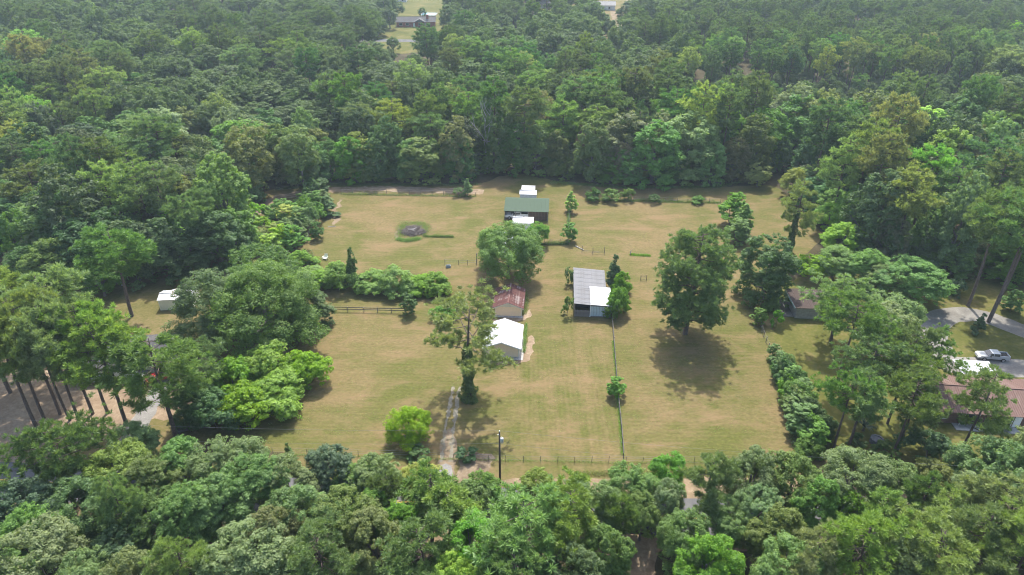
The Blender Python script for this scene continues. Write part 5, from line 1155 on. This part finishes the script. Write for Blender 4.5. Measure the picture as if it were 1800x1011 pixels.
def vehicle(kind, px, py, rz, paint, label, scale=1.0, name='car', cat='car', lift=0.0):
    p = at(px, py); S = empty(name, (p.x, p.y, lift), rz, label, cat); S.scale = (scale,) * 3
    if kind == 'pickup':
        L, hw = 5.8, .98
        body = [(-2.9, .5), (-2.9, 1.12), (-1.15, 1.12), (-1.15, 1.14), (1.15, 1.16), (2.55, 1.06), (2.85, .9), (2.9, .5)]
        MB().prism(body, lambda z, x: hw * (.98 if z > 1.0 else 1.0) - (.08 if abs(x) > 2.7 else 0)).build('body', paint, S, bevel=.05)
        cab = [(-1.1, 1.1), (-.98, 1.82), (.45, 1.86), (1.28, 1.12)]
        MB().prism(cab, lambda z, x: hw - .02 if z < 1.3 else hw - .20).build('cab', paint, S, bevel=.06)
        MB().box(-2.78, -1.2, -.78, .78, 1.122, 1.128).build('bed_floor', M_DARK, S)
        for s_ in (-1, 1): MB().box(-2.86, -1.12, s_ * .86 - .06, s_ * .86 + .06, 1.1, 1.36).build('bed_side', paint, S, bevel=.02)
        MB().box(-2.9, -2.8, -.86, .86, .62, 1.36).build('tailgate', paint, S, bevel=.02)
        ws = ((1.33, 1.17), (.58, 1.80)); side = ((-.9, .2), (.3, 1.0)); wz = (1.22, 1.72)
        fx, bx = 2.9, -2.93; wx = (1.78, -1.75); cf = (-1.02, -.93)
    else:
        L, hw = 4.6, .9
        body = [(-2.25, .42), (-2.3, .95), (-1.2, 1.0), (.9, .98), (2.0, .86), (2.3, .68), (2.3, .42)]
        MB().prism(body, lambda z, x: hw - (.10 if abs(x) > 2.0 else 0)).build('body', paint, S, bevel=.08)
        cab = [(-1.9, .96), (-1.25, 1.46), (.1, 1.5), (1.05, .95)] if kind == 'car' else [(-2.2, .96), (-2.05, 1.62), (.1, 1.68), (1.05, .95)]
        MB().prism(cab, lambda z, x: hw - .04 if z < 1.1 else hw - .2).build('cab', paint, S, bevel=.06)
        ws = ((1.07, 1.0), (.16, 1.45 if kind == 'car' else 1.6)); side = ((-1.2, -.25), (-.15, .55)); wz = (1.05, 1.38 if kind == 'car' else 1.5)
        fx, bx = 2.28, -2.3; wx = (1.4, -1.4)
    (x0, z0), (x1, z1) = ws
    MB().add([(x0, -hw + .1, z0 + .06), (x0, hw - .1, z0 + .06), (x1, hw - .27, z1), (x1, -hw + .27, z1), (x0 - .03, -hw + .1, z0 + .02), (x0 - .03, hw - .1, z0 + .02), (x1 - .03, hw - .27, z1 - .04), (x1 - .03, -hw + .27, z1 - .04)],
             [(0, 1, 2, 3), (7, 6, 5, 4), (0, 4, 5, 1), (1, 5, 6, 2), (2, 6, 7, 3), (3, 7, 4, 0)]).build('windscreen', M_GLASS, S)
    for a, b in side:
        for s_ in (-1, 1):
            y0, y1 = s_ * (hw - .01), s_ * (hw - .16)
            v = [(a, y0, wz[0]), (b, y0, wz[0]), (b - (.25 if b > .5 else 0), y1, wz[1]), (a, y1, wz[1])]
            MB().add(v + [(x, y - s_ * .04, z) for x, y, z in v], [(0, 1, 2, 3) if s_ < 0 else (3, 2, 1, 0), (7, 6, 5, 4) if s_ < 0 else (4, 5, 6, 7), (0, 4, 5, 1), (1, 5, 6, 2), (2, 6, 7, 3), (3, 7, 4, 0)]).build('side_window', M_GLASS, S)
    for s_ in (-1, 1):
        MB().box(fx - .12, fx + .02, s_ * (hw - .26) - .16, s_ * (hw - .26) + .16, .68, .84).build('headlight', M_LAMP, S)
        MB().box(bx - .01, bx + .04, s_ * (hw - .16) - .1, s_ * (hw - .16) + .1, .75, 1.0).build('tail_light', M_CARRED, S)
        MB().box(.75, .95, s_ * (hw + .12) - .1, s_ * (hw + .12) + .1, 1.12, 1.28).build('mirror', M_DARK, S)
    MB().box(fx - .02, fx + .10, -hw + .12, hw - .12, .42, .6).build('front_bumper', M_CHROME if kind == 'pickup' else paint, S)
    MB().box(bx - .10, bx + .03, -hw + .12, hw - .12, .42, .6).build('rear_bumper', M_CHROME if kind == 'pickup' else paint, S)
    wheels(S, wx, hw, .40 if kind == 'pickup' else .33); return S
vehicle('pickup', 1742, 631, R_(172), M_SILVER, 'silver crew cab pickup parked on the looping concrete drive', name='pickup_truck', cat='pickup', lift=.02, scale=.86)
vehicle('pickup', 908, 383, R_(180), M_CARWHITE, 'white truck parked inside the green roofed pole barn', name='pickup_truck', cat='pickup', lift=.03)
vehicle('car', 285, 668, R_(40), M_CARRED, 'bright red car parked under the pines beside the grey roofed house', lift=.02)
vehicle('suv', 258, 665, R_(80), M_CARGREY, 'dark grey car parked beside the red car under the pines', lift=.02)
vehicle('suv', 646, 868, R_(-4), M_CARBLUE, 'pale blue car on the front road seen between trees', lift=.03)
vehicle('suv', 668, 917, R_(-4), M_CARWHITE, 'white car at the roadside glimpsed through the near trees', lift=.03)

# ---------------------------------------------------------------- fences, pole, wires
def along(pxs, step, off=0.0):
    P = [at(*p) for p in pxs]; out = []
    for a, b in zip(P, P[1:]):
        L = (b - a).length; n = max(1, round(L / step)); out += [a.lerp(b, k / n) for k in range(n)]
    return out + [P[-1]]
def fence(name, label, cat, pxs, step, h, post_r, rails, mat, rail_r=.03, rail_mat=None, group=None, seed=0, shape='round', wonk=.06, board=False):
    pts = along(pxs, step); o = pts[0]; S = empty(name, (o.x, o.y, 0), 0, label, cat, group); r = random.Random(seed)
    pm = MB().tube([(0, 0, -.2), (0, 0, h)], [post_r, post_r * .9], 7).mesh('post', mat)
    tops = []
    for p in pts:
        rot = (r.uniform(-wonk, wonk), r.uniform(-wonk, wonk), r.uniform(0, 3))
        link('post', pm, S, (p.x - o.x, p.y - o.y, 0), rot, (1, 1, r.uniform(.92, 1.06)))
    for zf in rails:
        for a, b in zip(pts, pts[1:]):
            za, zb = h * zf + r.uniform(-.04, .04) * (1 if board else .3), h * zf + r.uniform(-.04, .04) * (1 if board else .3)
            A, B = Vector((a.x - o.x, a.y - o.y, za)), Vector((b.x - o.x, b.y - o.y, zb))
            if board:
                d = (B - A).normalized(); n_ = Vector((-d.y, d.x, 0)) * .02; q = n_ * (-3.5)
                A, B = A + q, B + q; u = Vector((0, 0, .075))
                m = MB().hexa([A - n_ - u, B - n_ - u, B + n_ - u, A + n_ - u, A - n_ + u, B - n_ + u, B + n_ + u, A + n_ + u]); m.build('rail', rail_mat or mat, S)
            else:
                MB().tube([A, (A + B) / 2 + Vector((0, 0, -.03)), B], [rail_r] * 3, 4, False).build('wire' if rail_r < .03 else 'rail', rail_mat or mat, S)
    return S
# rail fence running back across the field: round rails nearly end on
fence('rail_fence', 'weathered wooden rail fence running from the lean-to barn to the front wire fence', 'fence', [(1096, 806), (1092, 755), (1086, 700), (1080, 620), (1076, 566)], 2.9, 1.2, .07, (.95, .5), M_POST, .038, M_RAILW, seed=1, wonk=.05)
fence('rail_fence', 'grey board fence standing alone below the dark hedge row', 'fence', [(583, 547), (640, 548.5), (712, 550)], 2.6, 1.1, .075, (.9, .5), M_POST, .05, M_RAILW, seed=2, board=True)
fence('wire_fence', 'front wire fence on thin steel posts across the driveway entrance', 'fence', [(480, 797), (600, 800), (720, 803), (770, 806)], 2.45, 1.15, .035, (.95, .65, .35), M_POST, .012, M_WIRE, seed=3)
fence('wire_fence', 'front wire fence on thin steel posts between the utility pole and hedge', 'fence', [(798, 807), (920, 812), (1100, 813), (1250, 812), (1420, 809)], 2.45, 1.15, .035, (.95, .65, .35), M_POST, .012, M_WIRE, seed=4)
fence('wire_fence', 'overgrown wire fence along the sandy track behind the brush pile', 'fence', [(600, 340), (700, 341), (800, 343), (836, 345)], 3.0, 1.2, .06, (.95, .6, .3), M_POST, .014, M_WIRE, seed=5)
fence('wire_fence', 'overgrown wire fence along the back edge of the far paddock', 'fence', [(1030, 351), (1110, 353), (1190, 355), (1266, 356)], 3.0, 1.2, .06, (.95, .6, .3), M_POST, .014, M_WIRE, seed=6)
fence('wire_fence', 'leaning row of fence posts along the right hand boundary hedge', 'fence', [(1336, 575), (1346, 602), (1356, 626)], 1.7, 1.3, .075, (.9, .5), M_POST, .012, M_WIRE, seed=7, wonk=.16)
fence('wire_fence', 'short sagging wire fence between the hedge row and big leafy tree', 'fence', [(782, 464), (806, 465), (838, 466)], 2.4, 1.2, .05, (.9, .5), M_POST, .02, M_WIRE, seed=8)
fence('wire_fence', 'sagging wire fence with one tall post behind the lean-to barn', 'fence', [(1023, 444), (1042, 447), (1062, 446)], 3.2, 1.7, .07, (.4, .25), M_POST, .03, M_POST, seed=9)
fence('wire_fence', 'creeper covered wire fence between the two small trees and cottage', 'fence', [(944, 429), (970, 430), (998, 429)], 2.2, 1.3, .05, (.9, .5, .2), M_POST, .014, M_WIRE, seed=10)
fence('wire_fence', 'wire fence in the tangled row between the two small trees', 'fence', [(1000, 372), (1000, 392), (999, 412)], 2.6, 1.3, .05, (.9, .5), M_POST, .014, M_WIRE, seed=11)
fence('wire_fence', 'wire fence along the outer edge of the sapling patch', 'fence', [(541, 428), (545, 410), (551, 395)], 2.4, 1.3, .05, (.9, .5), M_POST, .014, M_WIRE, seed=12)
fence('cattle_pen', 'rusty red pipe cattle pen at the edge of the left wood', 'cattle pen', [(-30, 462), (20, 466), (10, 480), (-30, 488)], 2.6, 1.6, .06, (.98, .7, .42, .15), M_REDSTEEL, .04, M_REDSTEEL, seed=13, wonk=.01)
p = at(1131, 493); S = empty('field_gate', (p.x, p.y, 0), YAW, 'small dark metal gate standing alone beside the big round pine', 'gate')
for x in (-.6, .6): MB().tube([(x, 0, 0), (x, 0, 1.35)], [.06, .05], 6).build('post', M_POST, S)
for z in (.25, .6, .95, 1.25): MB().tube([(-.6, 0, z), (.6, 0, z)], [.03, .03], 5).build('bar', M_POST, S)

p = at(879, 848); PH = 9.1
S = empty('utility_pole', (p.x, p.y, 0), 0, 'dark wooden utility pole with a grey transformer beside the driveway', 'utility pole')
MB().tube([(0, 0, -.3), (0, 0, PH)], [.17, .11], 10).build('pole', M_POLE, S, True)
t_ = MB().tube([(.30, -.1, PH - 1.75), (.30, -.1, PH - 1.7), (.30, -.1, PH - 1.0), (.30, -.1, PH - .95)], [.19, .23, .23, .17], 12).build('transformer', M_STEEL, S, True)
MB().tube([(.30, -.1, PH - .95), (.30, -.1, PH - .72)], [.05, .035], 6).build('bushing', M_CREAM, t_)
MB().box(.0, .35, -.03, .03, PH - 1.3, PH - 1.24).build('bracket', M_STEEL, S)
MB().tube([(0, 0, PH), (0, 0, PH + .22)], [.05, .06], 8).build('insulator', M_WHITE, S)
MB().tube([(-.25, 0, PH - .5), (-.05, 0, PH - .4)], [.05, .05], 6).build('fuse_cutout', M_WHITE, S)
P0 = Vector((p.x, p.y, 0)); WD = Vector((math.cos(YAW), math.sin(YAW), 0)); SP = 125.0
for lab, z, sag, sgn in (('topmost overhead wire running from the utility pole over the driveway side', PH + .2, 2.2, -1), ('topmost overhead wire running from the utility pole over the hedge side', PH + .2, 2.2, 1),
                         ('lower overhead wire running from the utility pole over the driveway side', PH - 2.0, 2.6, -1), ('lower overhead wire running from the utility pole over the hedge side', PH - 2.0, 2.6, 1)):
    a = P0 + Vector((0, 0, z)); b = P0 + WD * SP * sgn + Vector((0, 0, z + .1)); pts = []
    for k in range(25):
        t = k / 24; q = a.lerp(b, t); q.z -= 4 * sag * t * (1 - t); pts.append(q)
    tag(MB().tube(pts, [.010] * 25, 4, False).build('overhead_wire', M_WIRE), lab, 'wire')

# ---------------------------------------------------------------- small things
r = random.Random(5)
p = at(724, 408); S = empty('brush_pile', (p.x, p.y, 0), 0, 'heap of grey cut branches inside a ring of weeds', 'brush pile')
m = MB()
LOBES = [(-.9, -.2, 1.7, 1.0), (.8, .5, 1.9, 1.3), (.3, -1.0, 1.4, .8), (-.3, 1.1, 1.3, .9), (1.8, -.5, 1.1, .6)]
for i in range(620):
    lx, ly, lr, lh = r.choice(LOBES); a = r.uniform(0, 6.28); q = r.uniform(0, 1) ** .5; x, y = lx + lr * q * math.cos(a), ly + lr * q * math.sin(a) * .9; z = lh * (1 - q ** 2) * r.uniform(.3, 1.1) + .08
    b = r.uniform(0, 6.28); L = r.uniform(.3, 1.25); dz = r.uniform(-.35, .4)
    m.tube([(x - L * math.cos(b), y - L * math.sin(b), max(.02, z - dz * L)), (x + .1 * r.uniform(-1, 1), y, z + .05), (x + L * math.cos(b), y + L * math.sin(b), max(.02, z + dz * L))], [.06, .045, .014], 4, False)
tag(m.build('sticks', M_STICK, S), kind='stuff')
for i, (x, y, b) in enumerate(((.4, -.6, .3), (.9, -.2, 1.1), (.2, -1.1, -.5))):
    MB().tube([(x - 1.1 * math.cos(b), y - 1.1 * math.sin(b), 1.1), (x, y, 1.15), (x + 1.0 * math.cos(b), y + 1.0 * math.sin(b), .95)], [.09, .08, .05], 6).build('pale_branch', M_DEAD, S)

p = at(572, 456); S = empty('garden_chair', (p.x, p.y, 0), R_(-20), 'lone pale garden chair on the grass beyond the hedge row', 'chair')
MB().box(-.45, .45, -.4, .35, .36, .42).build('seat', M_CHAIR, S)
bk = MB().box(-.065, .065, 0, .03, 0, .85).mesh('back_slat', M_CHAIR)
for i in range(5): link('back_slat', bk, S, (-.34 + i * .17, .33, .38), (R_(-18), 0, 0))
for s_ in (-1, 1):
    MB().box(s_ * .5 - .07, s_ * .5 + .07, -.45, .4, .6, .65).build('arm', M_CHAIR, S)
    for y in (-.38, .3): MB().box(s_ * .47 - .04, s_ * .47 + .04, y - .04, y + .04, 0, .6).build('leg', M_CHAIR, S)
p = at(1540, 778); S = empty('stone_well', (p.x, p.y, 0), 0, 'round dark stone ring on bare ground under the right hand pines', 'stone ring')
st = MB().box(-.17, .17, -.13, .13, 0, .26).mesh('stone', M_STONE)
for k in range(3):
    for i in range(13):
        a = 2 * math.pi * (i + .5 * (k % 2)) / 13; link('stone', st, S, (.8 * math.cos(a), .8 * math.sin(a), k * .255), (0, 0, a + math.pi / 2 + r.uniform(-.1, .1)), (1, r.uniform(.8, 1.2), 1))
MB().tube([(0, 0, .6), (0, 0, .66)], [.86, .8], 14).build('cover', M_STONE, S)
p = at(1181, 448); p2 = at(1019, 437)
S = empty('fallen_post', (p2.x, p2.y, 0), R_(-50), 'pale fallen timber lying on the grass beside the creeper covered fence', 'timber')
MB().tube([(-1.3, 0, .12), (1.3, 0, .12)], [.13, .10], 7).build('log', M_DEAD, S)
p = at(1107, 448); S = empty('fence_stub', (p.x, p.y, 0), R_(12), 'pale leaning stub post at the end of the bright grass strip', 'post')
MB().tube([(0, 0, -.1), (.25, 0, 1.2)], [.10, .08], 7).build('post', M_DEAD, S)
p = at(788, 470); S = empty('water_trough', (p.x, p.y, 0), .2, 'small blue grey trough at the end of the sagging wire fence', 'trough')
MB().box(-.5, .5, -.3, .3, 0, .08).box(-.5, .5, -.3, -.24, .08, .5).box(-.5, .5, .24, .3, .08, .5).box(-.5, -.44, -.24, .24, .08, .5).box(.44, .5, -.24, .24, .08, .5).build('tub', simple('blue_grey_plastic', (.25, .30, .33), .6), S)
p = at(838, 461); S = empty('tall_post', (p.x, p.y, 0), 0, 'tall grey post beside the big leafy tree, at the end of the sagging wire fence', 'post')
MB().tube([(0, 0, -.1), (.05, 0, 2.2)], [.12, .10], 7).build('post', M_BOARD, S)
p = at(583, 399); S = empty('fallen_branch', (p.x, p.y, 0), .2, 'short dark and pale branch lying on the grass near the sapling patch', 'branch')
MB().tube([(-.9, 0, .06), (0, .1, .10), (1.0, -.1, .05)], [.09, .07, .03], 6).build('limb', M_DEAD, S)
MB().tube([(.1, .08, .08), (.8, .5, .12)], [.05, .02], 5).build('twig', M_POST, S)
p = at(280, 780); S = empty('broken_stump', (p.x, p.y, 0), 0, 'thin dead snag leaning beside the leftmost front pine trunk', 'snag')
MB().tube([(0, 0, -.1), (-.2, 0, 1.6), (-.5, .1, 2.6)], [.14, .11, .05], 7).build('trunk', M_POLE, S)
for i, (px, py, lab) in enumerate(((325, 761, 'pale bench-like rail beside the trunk of the forked pine'),)):
    p = at(px, py); S = empty('garden_bench', (p.x, p.y, 0), .4, lab, 'bench')
    MB().box(-.9, .9, -.2, .2, .42, .48).build('seat', M_RAILW, S); MB().box(-.9, .9, .2, .25, .5, .9).build('backrest', M_RAILW, S)
    for x in (-.75, .75): MB().box(x - .05, x + .05, -.18, .24, 0, .42).build('leg', M_RAILW, S)
p = at(1071, 560)
# dead grey tree at the back of the field
p = at(857, 303); S = empty('dead_tree', (p.x, p.y, 0), 0, 'bare grey dead tree in front of the back woods', 'dead tree')
def limb(m, a, d, L, rad, depth, rr):
    pts = [a]; q = a.copy(); dd = d.copy()
    for k in range(5):
        dd = (dd + Vector((rr.uniform(-.22, .22), rr.uniform(-.22, .22), rr.uniform(-.05, .16)))).normalized(); q = q + dd * (L / 5); pts.append(q.copy())
    m.tube(pts, [rad * (1 - .16 * k) for k in range(6)], 6, depth > 1)
    if depth > 0:
        for k in range(3 if depth > 1 else 4):
            i = rr.randint(2, 5); d2 = (dd + Vector((rr.uniform(-1, 1), rr.uniform(-.6, .6), rr.uniform(-.2, .6)))).normalized()
            limb(m, pts[i], d2, L * rr.uniform(.4, .62), rad * .5, depth - 1, rr)
rr = random.Random(11); m = MB(); limb(m, Vector((0, 0, -.2)), Vector((0, 0, 1)), 9.5, .34, 0, rr); m.build('trunk', M_DEAD, S, True)
for i, (dx_, dz_, L) in enumerate(((-.75, .75, 8), (-.2, 1, 8), (.35, .95, 7.5), (.9, .12, 9.5), (-.95, .35, 5))):
    m = MB(); limb(m, Vector((0, 0, 8.6 + i * .15)), Vector((dx_, rr.uniform(-.2, .2), dz_)).normalized(), L, .17, 2, rr); m.build('branch', M_DEAD, S, True)
# sago palm on the right-hand lawn
p = at(1517, 757); S = empty('palm_plant', (p.x, p.y, 0), 0, 'dark spiky palm-like plant on the lawn under the right hand pines', 'plant')
MB().tube([(0, 0, -.1), (0, 0, .6)], [.22, .18], 8).build('trunk', M_BARK, S)
fm = MB()
for k in range(6):
    x0 = .28 * k; x1 = x0 + .28; z0 = .55 * math.sin(k / 6 * 2.4); z1 = .55 * math.sin((k + 1) / 6 * 2.4); w0 = .17 * math.sin(math.pi * (k + .25) / 6.6); w1 = .17 * math.sin(math.pi * (k + 1.25) / 6.6)
    fm.add([(x0, -w0, z0 + .05), (x0, 0, z0), (x0, w0, z0 + .05), (x1, -w1, z1 + .05), (x1, 0, z1), (x1, w1, z1 + .05)], [(0, 1, 4, 3), (1, 2, 5, 4)])
fme = fm.mesh('frond', simple('palm_leaf', (.035, .06, .03), .5))
for i in range(16): link('frond', fme, S, (0, 0, .6), (0, r.uniform(-.5, .15), i * .393 + r.uniform(-.1, .1)))
# weeds and rough grass along fences and round the pile
def weeds(name, label, pts, width, hgt, n, col, leaf=.10, px=True, seed=0):
    rg = np.random.default_rng(seed); P = [at(*q) for q in pts] if px else [Vector(q) for q in pts]
    L = np.array([0] + list(np.cumsum([(b - a).length for a, b in zip(P, P[1:])]))); s = rg.uniform(0, L[-1], n); k = np.clip(np.searchsorted(L, s) - 1, 0, len(P) - 2)
    A = np.array([(q.x, q.y) for q in P]); t = ((s - L[k]) / (L[k + 1] - L[k]))[:, None]; xy = A[k] * (1 - t) + A[k + 1] * t
    clump = .55 + .45 * np.sin(s * 1.7 + 3 * np.sin(s * .6)); off = rg.normal(0, width * .33, (n, 2)); xy = xy + off
    z = np.abs(rg.normal(0, 1, n)) * hgt * .45 * clump * np.exp(-(off ** 2).sum(1) / (width ** 2)) + .03
    V, Fc = leaf_quads(np.column_stack([xy, z]), unit(rg.normal(size=(n, 3)) + np.array([0, -.2, .7])), leaf * rg.uniform(.6, 1.4, n), rg, .4)
    o = link(name, np_mesh(name, V, Fc, M_LEAF, rg.uniform(0, 1, n))); o.color = (*GREENS[col], 1)
    return tag(o, label, None, None, 'stuff')
weeds('weeds', 'weeds left of the brush pile', [(704, 416), (706, 402), (714, 393)], 2.4, .9, 2400, 'mid', .09, seed=31)
weeds('weeds', 'weed strip in front of the brush pile', [(699, 421), (716, 424), (738, 420)], 1.2, .8, 4500, 'mid', .09, seed=32)
weeds('weeds', 'weeds behind and right of the brush pile', [(722, 393), (744, 395), (749, 402), (742, 412)], 2.6, .6, 3000, 'fresh', .09, seed=33)
def tufts(name, label, poly_px, n, per, col, seed, hgt=.28, spread=.5):
    rg = np.random.default_rng(seed); xs = [q[0] for q in poly_px]; ys = [q[1] for q in poly_px]; P = []
    while len(P) < n:
        x, y = rg.uniform(min(xs), max(xs)), rg.uniform(min(ys), max(ys)); c = False
        for i in range(len(poly_px)):
            (x1, y1), (x2, y2) = poly_px[i], poly_px[i - 1]
            if (y1 > y) != (y2 > y) and x < (x2 - x1) * (y - y1) / (y2 - y1) + x1: c = not c
        if c: q = at(x, y); P.append((q.x, q.y))
    P = np.repeat(np.array(P), per, 0); s = np.repeat(rg.uniform(.4, 1.3, n), per)[:, None]; P = P + rg.normal(0, spread, P.shape) * s * np.array([1.3, .8])
    z = np.abs(rg.normal(0, 1, len(P))) * hgt * .4 * s[:, 0] + .02
    V, Fc = leaf_quads(np.column_stack([P, z]), unit(rg.normal(size=(len(P), 3)) + np.array([0, -.1, .8])), .055 * rg.uniform(.6, 1.5, len(P)), rg, .4)
    o = link(name, np_mesh(name, V, Fc, M_LEAF, rg.uniform(0, 1, len(P)))); o.color = (*GREENS[col], 1); return tag(o, label, None, None, 'stuff')
FP = [(420, 775), (560, 795), (1080, 800), (1380, 795), (1340, 560), (1420, 420), (1300, 345), (960, 335), (600, 350), (560, 470), (560, 600)]
tufts('grass_tufts', 'coarse grass tufts scattered over the pasture', FP, 420, 26, 'olive', 41)
tufts('grass_tufts', 'greener weed tufts scattered over the pasture', FP, 230, 22, 'fresh', 42, .22, .7)
tufts('dry_grass_tufts', 'straw coloured tufts scattered over the pasture', FP, 380, 24, 'warm', 43, .2, .6)
weeds('weeds', 'rough grass along the foot of the back woods', [(486, 333), (600, 325), (700, 325), (842, 325)], 1.6, .7, 7000, 'dark', .11, seed=34)
weeds('weeds', 'rough grass along the foot of the back woods', [(970, 321), (1100, 330), (1260, 329), (1330, 314)], 1.6, .7, 7000, 'dark', .11, seed=35)
weeds('weeds', 'rough grass along the boundary hedge', [(1352, 628), (1372, 690), (1390, 750), (1402, 800)], 1.0, .6, 5000, 'mid', .08, seed=36)
weeds('weeds', 'low weed strip', [(745, 416), (797, 417)], .7, .9, 3000, 'mid', .09)
weeds('weeds', 'weeds on the track fence', [(600, 342), (836, 346)], .9, 1.0, 4500, 'mid', .10)
weeds('weeds', 'weeds on the back fence', [(1030, 352), (1266, 357)], 1.1, 1.3, 8000, 'mid', .10)
weeds('weeds', 'creeper on the cross fence', [(944, 430), (998, 430)], .6, 1.5, 3500, 'dark', .09)
weeds('weeds', 'weeds in the tree row', [(1000, 372), (999, 415)], .7, 1.3, 3500, 'mid', .09)
weeds('weeds', 'bright grass strip', [(1109, 448), (1142, 450)], .8, .4, 3000, 'fresh', .08)
weeds('weeds', 'dry ditch grass', [(1000, 833), (1100, 834), (1250, 833), (1380, 830)], .9, .7, 9000, 'warm', .07)
weeds('weeds', 'dry ditch grass', [(560, 838), (690, 836), (760, 838)], .8, .6, 4000, 'warm', .07)
weeds('weeds', 'weeds beside the white roofed shed', [(921, 620), (923, 590), (925, 570)], .5, .8, 2500, 'mid', .08)
weeds('weeds', 'weeds beside the rust roofed shed', [(921, 553), (926, 535), (922, 510)], .8, .8, 2200, 'olive', .08)
weeds('weeds', 'grass along the rail fence', [(1094, 800), (1088, 720), (1078, 600)], .5, .35, 3000, 'fresh', .07)
weeds('weeds', 'grass along the front wire fence', [(480, 799), (770, 807), (1100, 814), (1420, 810)], .45, .3, 7000, 'olive', .06)
weeds('weeds', 'vine on the barn roof edge', [(1036, 496), (1062, 493)], .35, .3, 10, 'fresh', .1)
